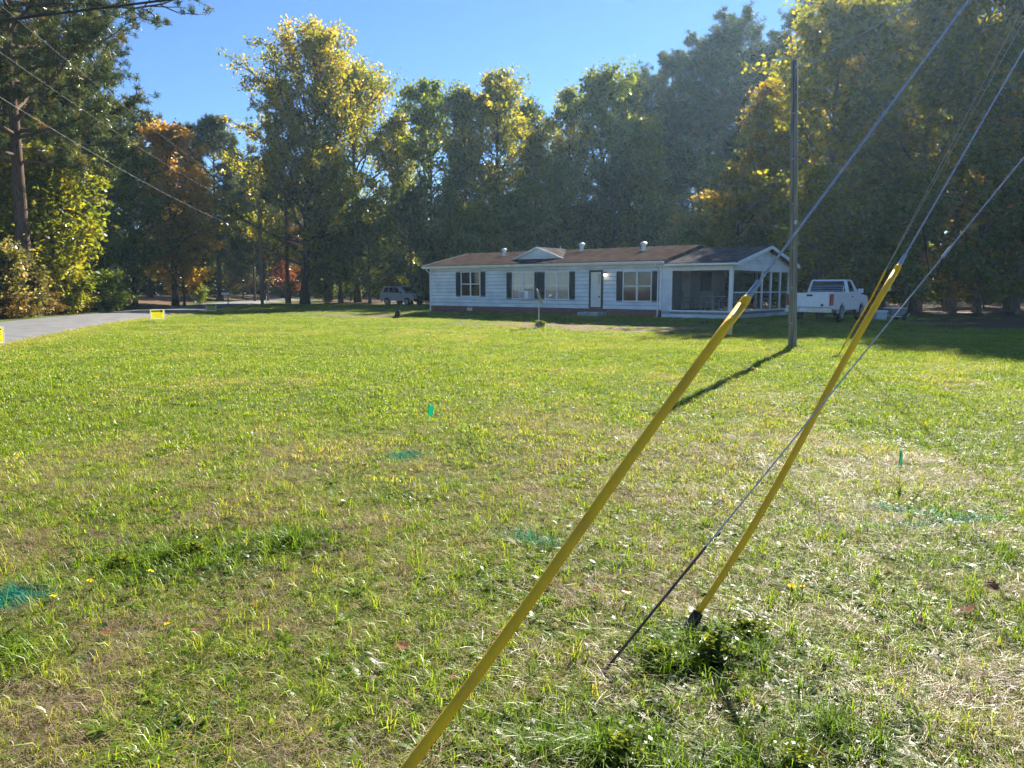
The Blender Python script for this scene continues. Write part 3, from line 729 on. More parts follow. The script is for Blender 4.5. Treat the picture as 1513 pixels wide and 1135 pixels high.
for sgn in (0, 1):
    p = [(-.31, pe0 - .1), (HW / 2, PR - .06), (HW / 2, PR + .09), (-.31, pe0 + .09)] if sgn == 0 else [(HW + .31, pe0 - .1), (HW / 2, PR - .06), (HW / 2, PR + .09), (HW + .31, pe0 + .09)]
    hb(MB().prism(p, 'x', PX1 + .362, PX1 + .39), 'porch_rake_board', TRIM)
hb(MB().box(PX0 + .35, PX1 + .37, -.43, -.302, pe0 - .05, pe0 + .04), 'porch_gutter', TRIM, bevel=.012)
# solid corner beside the main wall
hb(MB().box(PX0 + .06, PX0 + .5, .0, .08, pf - .1, BM), 'porch_corner_wall', SIDING)
fx0, fx1 = PX0 + .5, PX1
def post(x, y, wd=.11): hb(MB().box(x - wd / 2, x + wd / 2, y - wd / 2, y + wd / 2, pf, BM), 'porch_post', TRIM)
post(fx0 + .04, .045, .09); post(PX1 - .08, .06, .16)
epx = [1123.5, 1136.5, 1150]
def vend(px):   # depth along the end wall from a photo column
    r = (px - 756.5) / 1121; P = HO + HD * PX1
    return (r * P[1] - P[0]) / (HN[0] - r * HN[1])
ve = [vend(p) for p in epx]
for v_ in ve: post(PX1 - .055, v_, .10)
post(PX1 - .06, HW - .06, .12); post(PX0 + 1.8, HW - .06, .1)
hb(MB().box(fx0 + .09, PX1 - .16, .02, .075, pf, pf + .07), 'bottom_rail', TRIM)
hb(MB().box(PX1 - .085, PX1 - .03, .14, HW - .12, pf, pf + .07), 'bottom_rail', TRIM)
hb(MB().box(PX1 - .08, PX1 - .035, .14, HW - .12, pf + .88, pf + .93), 'mid_rail', TRIM)
def screen(x0, x1, y0, y1, z0, z1): hb(MB().box(x0, x1, y0, y1, z0, z1), 'screen_panel', SCREEN)
screen(fx0 + .09, PX1 - .16, .046, .048, pf + .07, BM)
vv = [.14] + ve + [HW - .12]
for a, b in zip(vv[:-1], vv[1:]):
    screen(PX1 - .058, PX1 - .056, a + .05, b - .05, pf + .07, pf + .88); screen(PX1 - .058, PX1 - .056, a + .05, b - .05, pf + .93, BM)
# door and window of the house opening on the porch
hb(MB().box(HL + .001, HL + .04, 2.2, 3.1, SK, SK + 2.0), 'porch_door', DOORM)
hb(MB().box(HL + .001, HL + .05, 4.4, 5.6, SK + .9, SK + 1.9), 'porch_window', SHUT)

def hpt(u, v, z=0.0):
    p = HO + HD * u + HN * v; return (float(p[0]), float(p[1]), z + PAD)
# ---- air conditioner in the window
u0, u1 = UPX(774), UPX(788)
ac = thing('air_conditioner', hpt((u0 + u1) / 2, -.1, acz), 'white box air conditioner sticking out of the double window', 'air conditioner', HA)
hw_ = (u1 - u0) / 2
MB().box(-hw_, hw_, -.38, .06, -.02, .42).build('case', TRIM, ac, bevel=.015)
MB().box(-hw_ + .05, hw_ * .25, -.392, -.381, .04, .36).build('grille', simple_mat('ac_grille', (.22, .23, .24), .6), ac)
for k in range(5): MB().box(-hw_ + .05, hw_ * .25, -.40, -.393, .07 + k * .06, .085 + k * .06).build('louvre', TRIM, ac)
# ---- porch furniture
WMET = simple_mat('white_metal', (.72, .72, .70), .4, var=.05)
GMET = simple_mat('grey_wicker', (.16, .15, .14), .7, var=.25, scale=20)
def porch_chair(u, v, rz, label, mat):
    c = thing('porch_chair', hpt(u, v, pf), label, 'chair', HA + rz)
    MB().box(-.25, .25, -.25, .25, .40, .44).build('seat', mat, c, bevel=.015)
    b = MB().tube([(-.25, .24, .44), (-.25, .32, .95), (.25, .32, .95), (.25, .24, .44)], .018, 6).build('back_frame', mat, c)
    for k in range(5): MB().tube([(-.17 + k * .085, .25, .44), (-.17 + k * .085, .32, .94)], .009, 5).build('back_slat', mat, b)
    for sx in (-1, 1):
        for sy in (-1, 1): MB().tube([(sx * .23, sy * .23, .40), (sx * .27, sy * .27, 0)], .016, 6).build('leg', mat, c)
        MB().tube([(sx * .26, .27, .66), (sx * .28, -.22, .66), (sx * .26, -.24, .42)], .016, 6).build('armrest', mat, c)
porch_chair(PX0 + .95, .9, 2.4, 'dark wicker armchair inside the screened porch near the house wall', GMET)
porch_chair(PX0 + 1.5, 1.9, .3, 'white metal chair behind the porch table', WMET)
porch_chair(PX0 + 2.9, 2.1, -.3, 'white metal chair at the gable end of the porch', WMET)
porch_chair(PX0 + 2.2, 2.3, .0, 'dark wicker chair behind the white porch table', GMET)
tb = thing('patio_table', hpt(PX0 + 2.25, 1.0, pf), 'white metal patio table with curved legs inside the screened porch', 'table', HA)
MB().tube([(0, 0, .70), (0, 0, .73)], .62, 24).build('table_top', WMET, tb)
for k in range(4):
    a = k * math.pi / 2 + .5; ca, sa = math.cos(a), math.sin(a)
    MB().tube([(ca * .42, sa * .42, .70), (ca * .26, sa * .26, .45), (ca * .30, sa * .30, .2), (ca * .46, sa * .46, 0)], .018, 6).build('leg', WMET, tb)
MB().tube([(.28 * math.cos(a), .28 * math.sin(a), .36) for a in np.linspace(0, 6.2832, 17)], .012, 5, False).build('leg_ring', WMET, tb)

# ------------------------------------------------------------------ vehicles
def inset_quad(mb, q, mu, mv, off, th=.012):
    q = [Vector(p) for p in q]
    def P(a, b): return (q[0] * (1 - a) + q[1] * a) * (1 - b) + (q[3] * (1 - a) + q[2] * a) * b
    c = [P(mu[0], mv[0]), P(1 - mu[1], mv[0]), P(1 - mu[1], 1 - mv[1]), P(mu[0], 1 - mv[1])]
    n = (c[1] - c[0]).cross(c[3] - c[0]).normalized()
    o = [p + n * off for p in c] + [p + n * (off + th) for p in c]
    mb.add(o, [(3, 2, 1, 0), (4, 5, 6, 7), (0, 1, 5, 4), (1, 2, 6, 5), (2, 3, 7, 6), (3, 0, 4, 7)]); return mb
def arc(cx, r, n=9): return [(cx - r * math.cos(math.pi * k / (n - 1)), .36 + r * math.sin(math.pi * k / (n - 1))) for k in range(n)]
TYRE = simple_mat('tyre_rubber', (.02, .02, .02), .9, var=.2)
RIM = simple_mat('wheel_rim', (.42, .43, .44), .35, .8, var=.1)
LRED = simple_mat('tail_lamp_red', (.30, .012, .012), .25, var=.1)
LAMPW = simple_mat('head_lamp', (.6, .62, .64), .15, var=.05)
PLATE = simple_mat('licence_plate', (.68, .70, .72), .5, var=.05)
def wheel(par, x, y, r=.36, wd=.24):
    s_ = 1 if y > 0 else -1
    t_ = MB().tube([(x, y - s_ * wd / 2, r), (x, y - s_ * wd * .45, r), (x, y + s_ * wd * .40, r), (x, y + s_ * wd / 2, r)], [r * .93, r, r, r * .93], 20).build('wheel', TYRE, par)
    MB().tube([(x, y + s_ * (wd / 2 - .02), r), (x, y + s_ * (wd / 2 + .012), r), (x, y + s_ * (wd / 2 - .005), r)], [r * .62, r * .60, r * .2], 16).build('rim', RIM, t_)
def greenhouse(par, xb0, xb1, xt0, xt1, wb, wt, zb_, zt, mat, splits):
    v = [(xb0, -wb, zb_), (xb1, -wb, zb_), (xb1, wb, zb_), (xb0, wb, zb_), (xt0, -wt, zt), (xt1, -wt, zt), (xt1, wt, zt), (xt0, wt, zt)]
    cab = MB().add(v, [(0, 3, 2, 1), (4, 5, 6, 7), (0, 1, 5, 4), (1, 2, 6, 5), (2, 3, 7, 6), (3, 0, 4, 7)]).build('cab', mat, par, bevel=.05, seg=3)
    inset_quad(MB(), [v[3], v[0], v[4], v[7]], (.07, .07), (.10, .12), .004).build('rear_window', CARGLASS, cab)
    inset_quad(MB(), [v[1], v[2], v[6], v[5]], (.06, .06), (.06, .10), .004).build('windscreen', CARGLASS, cab)
    for q in ([v[0], v[1], v[5], v[4]], [v[2], v[3], v[7], v[6]]):
        for (a, b) in splits:
            aa, bb = (a, 1 - b) if q[0] is v[0] else (1 - b, a)
            inset_quad(MB(), q, (aa, bb), (.10, .13), .004).build('side_window', CARGLASS, cab)
    return cab

WPAINT = simple_mat('white_car_paint', (.74, .75, .76), .28, var=.04, spec=.5)
GPAINT = simple_mat('grey_car_paint', (.40, .41, .42), .3, .2, var=.05)
CHROME = simple_mat('dull_chrome', (.35, .36, .37), .3, .9, var=.1)
rc = np.array([13.3, 31.5]) - HD * 1.0
pk = thing('pickup_truck', (rc[0], rc[1], gz(rc[0] + 1, rc[1] + 1.5)), 'white pickup truck parked beside the porch with its tailgate facing the lawn', 'pickup', math.atan2(HN[1], HN[0]))
prof = [(.04, .56)] + [(.75, .52)] + arc(1.28, .45) + [(1.80, .50), (3.75, .50)] + arc(4.30, .45) + [(4.82, .50), (5.22, .52), (5.30, .62), (5.30, .98), (5.12, 1.10), (4.0, 1.20), (3.9, 1.24), (.04, 1.24)]
body = MB().prism(prof, 'y', -.98, -.86).prism(prof, 'y', .86, .98).box(3.85, 5.22, -.86, .86, .6, 1.10).box(2.3, 3.9, -.86, .86, .5, 1.23).box(.06, 2.3, -.86, .86, .62, .70).build('body', WPAINT, pk, bevel=.03, seg=3)
MB().prism([(3.9, 1.10), (5.22, 1.04), (5.22, 1.10), (3.95, 1.21)], 'y', -.855, .855).build('hood', WPAINT, body, bevel=.03)
tg = MB().box(.0, .07, -.80, .80, .66, 1.25).build('tailgate', WPAINT, pk, bevel=.02)
MB().box(-.014, .0, -.12, .12, 1.10, 1.18).build('handle', BLACK, tg)
MB().tube([(-.012, -.52, .74), (.0, -.52, .74)], [.05, .06], 14).build('badge', BLACK, tg)
for s_ in (-1, 1):
    MB().box(-.004, .1, s_ * .81 if s_ > 0 else -.97, .97 if s_ > 0 else -.81, .72, 1.20).build('tail_lamp', LRED, pk, bevel=.02)
bmp = MB().box(-.16, .03, -.97, .97, .42, .64).build('rear_bumper', CHROME, pk, bevel=.03)
MB().box(-.172, -.161, -.16 + .18, .16 + .18, .46, .61).build('licence_plate', PLATE, bmp)
greenhouse(pk, 2.36, 4.05, 2.48, 3.35, .90, .74, 1.23, 1.82, WPAINT, [(.10, .56)])
for x in (1.28, 4.30):
    for y in (-.86, .86): wheel(pk, x, y, .37)
for y in (-1, 1):
    MB().box(3.62, 3.72, y * 1.06 - .11, y * 1.06 + .11, 1.22, 1.42).build('mirror', WPAINT, pk, bevel=.02)
    MB().box(2.62, 2.80, y * .985 - .012, y * .985 + .012, 1.05, 1.10).build('door_handle', BLACK, pk)
for k in range(3):
    MB().tube([(2.28, -.7, 1.35 + k * .09), (2.28, .7, 1.35 + k * .09)], .015, 6).build('rack_bar', GALV, pk)
for y in (-.7, .7): MB().tube([(2.28, y, 1.2), (2.28, y, 1.54)], .02, 6).build('rack_post', GALV, pk)

sx, sy = at_px(597, 72), 72.0
sc_ = np.array([sx, sy]) - HD * 2.3
sv = thing('parked_car', (sc_[0], sc_[1], gz(sx, sy)), 'grey sport utility car parked under the trees left of the house', 'car', HA)
prof = [(.05, .50)] + [(.40, .46)] + arc(.95, .43) + [(1.45, .42), (3.15, .42)] + arc(3.68, .43) + [(4.18, .46), (4.55, .48), (4.66, .62), (4.66, .88), (4.45, 1.00), (3.45, 1.10), (.02, 1.12), (.0, .7)]
body = MB().prism(prof, 'y', -.90, -.78).prism(prof, 'y', .78, .90).box(.05, 4.55, -.78, .78, .55, .98).box(.05, 3.4, -.78, .78, .5, 1.11).build('body', GPAINT, sv, bevel=.04, seg=3)
MB().prism([(3.35, 1.0), (4.55, .94), (4.55, 1.0), (3.4, 1.12)], 'y', -.775, .775).build('hood', GPAINT, body, bevel=.03)
greenhouse(sv, .05, 3.45, .35, 2.65, .84, .68, 1.11, 1.74, GPAINT, [(.10, .30), (.34, .56), (.59, .80)])
MB().box(4.60, 4.76, -.88, .88, .40, .62).build('front_bumper', BLACK, sv, bevel=.04)
MB().box(4.655, 4.69, -.42, .42, .66, .86).build('grille', BLACK, sv)
for y in (-1, 1):
    MB().box(4.56, 4.685, y * .66 - .2, y * .66 + .2, .70, .88).build('headlight', LAMPW, sv, bevel=.03)
    MB().box(2.95, 3.07, y * .98 - .1, y * .98 + .1, 1.10, 1.26).build('mirror', BLACK, sv, bevel=.02)
    MB().box(-.01, .06, y * .80 - .09, y * .80 + .09, .72, 1.06).build('tail_lamp', LRED, sv)
    MB().tube([(.5, y * .60, 1.76), (.55, y * .60, 1.80), (2.45, y * .60, 1.80), (2.5, y * .60, 1.76)], .018, 6).build('roof_rail', BLACK, sv)
for x in (.95, 3.68):
    for y in (-.79, .79): wheel(sv, x, y, .36)

# ---- cooler and cart beside the pickup
ck = thing('cooler_box', (18.2, 37.8, gz(18.2, 37.8)), 'white lidded cooler box on the ground behind the pickup', 'cooler', .3)
MB().add([(-.30, -.2, 0), (.30, -.2, 0), (.30, .2, 0), (-.30, .2, 0), (-.34, -.23, .38), (.34, -.23, .38), (.34, .23, .38), (-.34, .23, .38)], [(0, 3, 2, 1), (4, 5, 6, 7), (0, 1, 5, 4), (1, 2, 6, 5), (2, 3, 7, 6), (3, 0, 4, 7)]).build('tub', simple_mat('pale_blue_plastic', (.45, .5, .54), .5), ck, bevel=.02)
MB().box(-.36, .36, -.25, .25, .385, .46).build('lid', WMET, ck, bevel=.02)
MB().tube([(-.34, -.26, .30), (-.36, -.30, .2), (.36, -.30, .2), (.34, -.26, .30)], .012, 6).build('handle', WMET, ck)
ct = thing('yard_cart', (19.15, 38.1, gz(19.15, 38.1)), 'grey yard cart with pale frame standing beside the cooler box', 'cart', .2)
MB().add([(-.35, -.25, .22), (.35, -.25, .22), (.35, .25, .22), (-.35, .25, .22), (-.42, -.32, .62), (.42, -.32, .62), (.42, .32, .62), (-.42, .32, .62)], [(0, 3, 2, 1), (0, 1, 5, 4), (1, 2, 6, 5), (2, 3, 7, 6), (3, 0, 4, 7)]).build('tray', simple_mat('grey_tray', (.2, .2, .2), .6), ct, bevel=.01)
MB().tube([(-.42, -.33, .62), (.42, -.33, .62), (.42, .33, .62), (-.42, .33, .62), (-.42, -.33, .62)], .018, 6).build('rim_bar', WMET, ct)
MB().tube([(-.45, -.28, .2), (.5, -.28, .2), (.62, -.28, .35)], .02, 6).build('frame', WMET, ct)
for y in (-.3, .3): MB().tube([(.3, y - .04, .14), (.3, y + .04, .14)], .14, 14).build('wheel', TYRE, ct)

# ------------------------------------------------------------------ satellite dish
dx, dy = 1.1, 31.2
ds = thing('satellite_dish', (dx, dy, gz(dx, dy)), 'grey satellite dish on a short post in the lawn before the house', 'satellite dish')
MB().tube([(0, 0, -.3), (0, 0, 1.02), (-.02, .0, 1.12)], .028, 10).build('post', GALV, ds)
axis = Vector((.93, .05, .36)).normalized(); e1 = axis.cross(Vector((0, 0, 1))).normalized(); e2 = e1.cross(axis)
vs_, fs_ = [], []
for i in range(7):
    for k in range(24):
        a = 2 * math.pi * k / 24; r_ = i / 6 * .30
        vs_.append(Vector((-.05, 0, 1.26)) + e1 * math.cos(a) * r_ + e2 * math.sin(a) * r_ * 1.15 + axis * (r_ ** 2 * .9))
for i in range(6):
    for k in range(24): fs_.append((i * 24 + k, i * 24 + (k + 1) % 24, (i + 1) * 24 + (k + 1) % 24, (i + 1) * 24 + k))
dsh = MB().add(vs_, fs_).build('dish', simple_mat('dish_grey', (.24, .25, .25), .6), ds, smooth=True)
md = dsh.modifiers.new('thick', 'SOLIDIFY'); md.thickness = .012
arm_end = Vector((-.05, 0, 1.26)) + axis * .48 - e2 * .12
MB().tube([Vector((-.03, 0, 1.06)), Vector((-.05, 0, 1.2)) + axis * .1 - e2 * .25, arm_end], .014, 8).build('feed_arm', GALV, ds)
MB().tube([arm_end - axis * .03, arm_end + axis * .09], [.045, .035], 10).build('feed_horn', WMET, ds)

# ------------------------------------------------------------------ poles, guys and wires
WOOD = simple_mat('weathered_pole', (.21, .185, .155), .9, var=.3, scale=3, bump=.6, bscale=30, stretch=(6, 6, .5))
YEL = simple_mat('yellow_guard', (.95, .50, .008), .5, var=.04, scale=7, dirt=(.70, .36, .02), spec=.3, bump=.15, bscale=25, stretch=(1, 1, 1))
STRAND = simple_mat('steel_strand', (.42, .43, .44), .4, .7, var=.15, scale=40)
WIREG = simple_mat('aged_wire', (.16, .16, .15), .6, .3, var=.2)
CABLE = simple_mat('black_cable', (.02, .02, .022), .6, var=.2)
px_, py_ = 7.25, 19.6
sp = thing('service_pole', (px_, py_, gz(px_, py_)), 'slim weathered wooden pole standing in the lawn before the porch', 'utility pole')
MB().tube([(0, 0, -.4), (0, 0, .2), (-.12, 0, 3.5), (-.27, 0, 7.08)], [.108, .102, .093, .08], 16).build('shaft', WOOD, sp, smooth=True)
MB().tube([(-.27, 0, 7.07), (-.27, 0, 7.10)], [.083, .06], 14).build('top_cap', GALV, sp)
MB().tube([(-.26, -.10, 6.9), (-.26, .12, 6.9)], .012, 6).build('bolt', GALV, sp)
MB().box(-.13, -.07, -.115, -.085, 3.1, 3.2).build('tag_plate', GALV, sp)
MB().tube([(-.05, -.098, -.1), (-.17, -.088, 3.5), (-.31, -.072, 6.9)], .006, 6).build('ground_wire', CABLE, sp)
for zz in (.6, 1.5, 2.5, 3.6, 4.7, 5.8): MB().box(-.06 - .034 * zz - .02, -.06 - .034 * zz + .02, -.108 + .004 * zz, -.09 + .004 * zz, zz, zz + .02).build('staple', GALV, sp)
for zz in (6.3, 6.75): MB().tube([(-.24, -.12, zz), (-.24, .12, zz)], .014, 6).build('bolt', GALV, sp)
mpx, mpy = 6.9, 7.0
mp_ = thing('utility_pole', (mpx, mpy, gz(mpx, mpy)), 'tall wooden utility pole that holds the yellow guarded guy wires', 'utility pole')
MB().tube([(0, 0, -.5), (0, 0, 5), (0, 0, 10.6)], [.17, .15, .11], 16).build('shaft', WOOD, mp_, smooth=True)
MB().box(-1.2, 1.2, -.17, -.06, 9.8, 9.92).build('crossarm', WOOD, mp_)
for x in (-1.1, -.4, .9): MB().tube([(x, -.11, 9.92), (x, -.11, 10.0), (x, -.11, 10.12)], [.03, .055, .04], 10).build('insulator', simple_mat('porcelain', (.3, .3, .3), .3), mp_)
lp = (-15.2, 10.5)
lp_ = thing('utility_pole', (lp[0], lp[1], gz(*lp)), 'wooden utility pole across the lawn by the road carrying the overhead wires', 'utility pole')
MB().tube([(0, 0, -.5), (0, 0, 5), (0, 0, 13.2)], [.17, .15, .11], 14).build('shaft', WOOD, lp_, smooth=True)
MB().box(-.9, .9, -.17, -.06, 12.6, 12.7).build('crossarm', WOOD, lp_)
fp = (-25.2, 77.0)
fp_ = thing('utility_pole', (fp[0], fp[1], gz(*fp)), 'slender far utility pole by the road between mailbox and great poplar', 'utility pole')
MB().tube([(0, 0, -.5), (0, 0, 5), (0, 0, 10.5)], [.16, .14, .10], 12).build('shaft', WOOD, fp_, smooth=True)

def wire(name, a, b, r, mat, sag, label, cat='wire', group=None, n=28):
    a, b = Vector(a), Vector(b)
    pts = [a.lerp(b, i / n) - Vector((0, 0, sag * 4 * (i / n) * (1 - i / n))) for i in range(n + 1)]
    o = MB().tube(pts, r, 6).build(name, mat); tag(o, label, cat, group); return o
wire('overhead_cable', (lp[0], lp[1], 4.2), (mpx, mpy, 5.4), .012, CABLE, .12, 'black overhead cable crossing the sky in front of the huge pine')
FX = fp[0]
wire('power_line', (lp[0], lp[1], 9.6), (FX, fp[1], 6.9), .006, WIREG, 1.0, 'lowest overhead wire running along the road past the huge pine')
wire('power_line', (lp[0], lp[1], 11.0), (FX, fp[1], 9.0), .0045, WIREG, 1.0, 'middle overhead wire running along the road past the huge pine')
wire('power_line', (lp[0], lp[1], 12.8), (FX, fp[1], 10.3), .0045, WIREG, 1.0, 'topmost overhead wire running along the road past the huge pine')
wire('service_drop', (px_ - .26, py_, 6.98), (mpx, mpy, 6.6), .013, STRAND, .30, 'pale twisted service wire leading up from the top of the slim pole')

def guy(B, T, glen, g0, label, r_guard, wires=1, rod=.35):
    """anchor rod, yellow half-round guard and strand of one down guy, from ground point B to pole point T"""
    B = Vector((B[0], B[1], gz(B[0], B[1]))); T = Vector(T); d = (T - B).normalized()
    o = thing('guy_wire', B, label, 'guy wire')
    L = lambda t: d * t
    MB().tube([L(-.35), L(g0 + .04 if glen else rod)], .010 if glen else .0065, 8).build('anchor_rod', simple_mat('rusty_rod', (.16, .10, .07), .8, .3, var=.3), o)
    full = (T - B).length
    if glen:
        side = d.cross(Vector((0, 0, 1))).normalized()
        # slightly bowed plastic guard, a tube with a flattened open back and rolled lip
        pts, n = [], 14
        for i in range(n + 1):
            t = g0 + glen * i / n
            pts.append(L(t) + Vector((0, 0, -1)) * .03 * math.sin(math.pi * i / n) + side * .012 * math.sin(2 * math.pi * i / n))
        rr = [r_guard * (.82 + .18 * min(1, i / 3)) for i in range(n + 1)]
        g = MB().tube(pts, rr, 16).build('yellow_guard', YEL, o, smooth=True)
        sm = [p + side * rr[i] * .55 + Vector((0, 0, 1)).cross(side) * rr[i] * .80 for i, p in enumerate(pts)]
        MB().tube(sm, .0016, 5).build('seam', simple_mat('guard_seam', (.20, .10, .01), .8), g)
        MB().tube([L(g0 + glen - .02), L(g0 + glen + .012), L(g0 + glen + .03)], [r_guard * 1.06, r_guard * 1.02, r_guard * .6], 14).build('guard_lip', YEL, g)
        MB().tube([L(g0 + glen + .02), L(g0 + glen + .10)], [.012, .009], 8).build('grip_clamp', GALV, o)
        q = L(g0 + glen - .10) - Vector((0, 0, 1)) * r_guard
        MB().tube([q - Vector((0, 0, .0)), q - Vector((0, 0, .025))], [.012, .010], 8).build('guard_bolt', GALV, o)
    for k in range(wires):
        off = Vector((0, 0, .16 * k)); Tk = T - B + off * 3
        s0 = L(g0 + glen - .08 if glen else rod)
        n = 40; pts = [s0.lerp(Tk, i / n) for i in range(n + 1)]
        MB().tube(pts, (.0045 if glen else .0036) if wires == 1 else .005, 7).build('strand', STRAND, o)
    return o, B, d
guy((-.66, 1.50), (mpx, mpy, 8.20), 2.26, .10, 'guy wire in the longer yellow guard, starting on the road side of the bare guy', .0155)
g2, B2, d2 = guy((.788, 3.309), (mpx, mpy, 8.27), 2.12, .12, 'guy wire in the yellow guard rising from the dark weed clump', .0165)
g3, B3, d3 = guy((.361, 2.973), (mpx, mpy, 5.82), 0, 0, 'bare steel guy wire with no guard beside the yellow guarded ones', .02, rod=.75)
guy((7.45, 17.32), (mpx, mpy, 8.77), 2.6, .35, 'far thin guy wire with a narrow yellow guard near the slim pole', .018, wires=2)
MB().tube([d2 * -.14, d2 * .0, d2 * .10, d2 * .135], [.030, .028, .027, .024], 12).build('anchor_sleeve', simple_mat('dark_sleeve', (.055, .042, .034), .95, var=.4, scale=30, spec=.1, bump=.4), g2)
MB().tube([d3 * 2.93, d3 * 3.03], .008, 8).build('splice', GALV, g3)
# bond wire looping from the second guy to the bare one
pA = Vector(B2) + d2 * 2.55; tb_ = 2.98; pB = Vector(B3) + d3 * tb_
lw = [pA.lerp(pB, t) + Vector((0, 0, -.22 * math.sin(math.pi * t) ** 1.5)) for t in np.linspace(0, 1, 16)]
o = MB().tube(lw, .004, 6).build('bond_wire', CABLE); tag(o, 'thin looped wire tying the second yellow guarded guy to the bare guy', 'wire')

# ------------------------------------------------------------------ signs, mailbox, marker, stump
SIGNY = leaf_mat('sign_yellow', [(0, (.68, .64, .015)), (1, (.72, .68, .02))], trans=.5, attr='none', hue_var=0, tcol=(1, 1, 1))
SIGNP = leaf_mat('sign_white_sheet', [(0, (.75, .75, .73)), (1, (.78, .78, .76))], trans=.5, attr='none', hue_var=0, tcol=(1, 1, 1))
SIGNW = simple_mat('sign_white', (.78, .78, .76), .5, var=.04)
INK = simple_mat('sign_ink', (.012, .014, .02), .6, var=.1)
def yard_sign(x, y, rz, label):
    s_ = thing('yard_sign', (x, y, gz(x, y)), label, 'yard sign', rz)
    MB().box(-.32, -.285, -.010, -.006, .10, .58).box(.285, .32, -.010, -.006, .10, .58).box(-.285, .285, -.010, -.006, .10, .135).box(-.285, .285, -.010, -.006, .545, .58).build('border', SIGNP, s_)
    MB().add([(-.285, -.008, .135), (.285, -.008, .135), (.285, -.008, .545), (-.285, -.008, .545)], [(0, 1, 2, 3)]).build('yellow_face', SIGNY, s_)
    MB().prism([(-.27, .455), (.13, .455), (.13, .44), (.20, .44), (.265, .49), (.20, .54), (.13, .54), (.13, .525), (-.27, .525)], 'y', -.0125, -.0100).build('arrow_band', INK, s_)
    for k, (a, b, h) in enumerate([(-.25, .24, .018), (-.20, .26, .014), (-.25, .18, .018), (-.12, .22, .014), (-.24, .25, .012)]):
        z = .405 - k * .057
        MB().box(a, b, -.0125, -.0100, z, z + h).build('text_line', INK, s_)
    for q in (-.17, .17): MB().tube([(q, .0095, -.2), (q, .0095, .5)], .004, 5).build('stake', GALV, s_)
yard_sign(-14.15, 20.6, .35, 'yellow and white yard sign by the lit stretch of road')
yard_sign(-16.9, 36.3, .42, 'yellow and white yard sign at the edge of the lawn before the shaded road')
yard_sign(-19.85, 50.3, .40, 'yellow and white yard sign in tree shade near the mailbox')
mx_, my_ = -26.6, 71.5
mb_ = thing('mailbox', (mx_, my_, gz(mx_, my_)), 'grey mailbox on a post at the road edge', 'mailbox', .3)
MB().box(-.05, .05, -.05, .05, -.3, 1.0).build('post', WOOD, mb_)
MB().prism([(-.1, 0), (.1, 0), (.1, .14), (.07, .2), (0, .225), (-.07, .2), (-.1, .14)], 'x', -.55, .12).build('box', GALV, mb_).location.z = 1.0
MB().box(-.2, -.17, -.125, -.115, 1.1, 1.28).build('flag', LRED, mb_)
rp = (at_px(396, 84), 84.0)
mk = thing('marker_post', (rp[0], rp[1], gz(*rp)), 'short white marker post by the road bend left of the great poplar', 'post')
MB().tube([(0, 0, -.2), (0, 0, .95)], .05, 8).build('post', SIGNW, mk); MB().box(-.055, .055, -.056, -.05, .78, .9).build('reflector', LRED, mk)
st = thing('tree_stump', (-6.2, 41.2, gz(-6.2, 41.2)), 'small dark stump at the edge of the house shadow', 'stump')
MB().tube([(0, 0, -.1), (0, 0, .12), (.02, 0, .36), (.0, 0, .42)], [.24, .17, .14, .11], 11).build('wood', simple_mat('dark_wood', (.035, .03, .026), .95, var=.3, bump=.5), st)
MB().tube([(.12, 0, .1), (.3, .03, -.02)], [.07, .04], 7).build('root', BARK, st); MB().tube([(-.1, -.05, .1), (-.28, -.1, -.02)], [.07, .04], 7).build('root', BARK, st)

for (x, y, h, lb) in ((.86, 3.10, .21, 'dark broadleaf weed clump in front of the yellow guard anchor'), (1.08, 3.30, .17, 'dark weed clump just right of the yellow guard anchor'), (.62, 3.08, .14, 'low dark weed between bare guy and yellow guard anchor'),
                      (.38, 2.42, .17, 'dark weed clump before the foot of the bare guy'), (-1.9, 4.35, .18, 'dark weed clump beside the dandelions at the left paint mark'), (-2.25, 4.2, .15, 'smaller dark weed clump by the left paint mark'), (.95, 2.35, .14, 'dark weed beside the reddish brown leaf')):
    plant_tree('weed', x, y, h * .48, 'green', 'weed_clump', lb, 'weeds', wide=1.9, bark=STEMG)
# ------------------------------------------------------------------ flags, fallen leaves, dandelions
FLAG = leaf_mat('flag_green', [(0, (.0, .20, .10)), (1, (.0, .27, .14))], trans=.5, tcol=(1, 1.1, 1), hue_var=0)
def survey_flag(x, y, rz, label, furl):
    f = thing('survey_flag', (x, y, gz(x, y)), label, 'marker flag', rz)
    MB().tube([(0, 0, -.1), (.004, 0, .17), (.012, 0, .30)], .0018, 5).build('stake', GALV, f)
    n = 7; vs_ = []
    for i in range(n + 1):
        t = i / n
        vs_ += [(.012 + .055 * t * furl, .012 * math.sin(t * 5), .30 - .03 * t), (.006 + .045 * t * furl, .014 * math.sin(t * 5 + .6), .19 - .045 * t)]
    MB().add(vs_, [(2 * i, 2 * i + 2, 2 * i + 3, 2 * i + 1) for i in range(n)]).build('cloth', FLAG, f, smooth=True)
survey_flag(-.93, 8.23, .2, 'small green survey flag beyond the round green paint mark', 1.0)
survey_flag(3.16, 6.04, 1.1, 'small green survey flag beside the long blue green paint streak', .75)

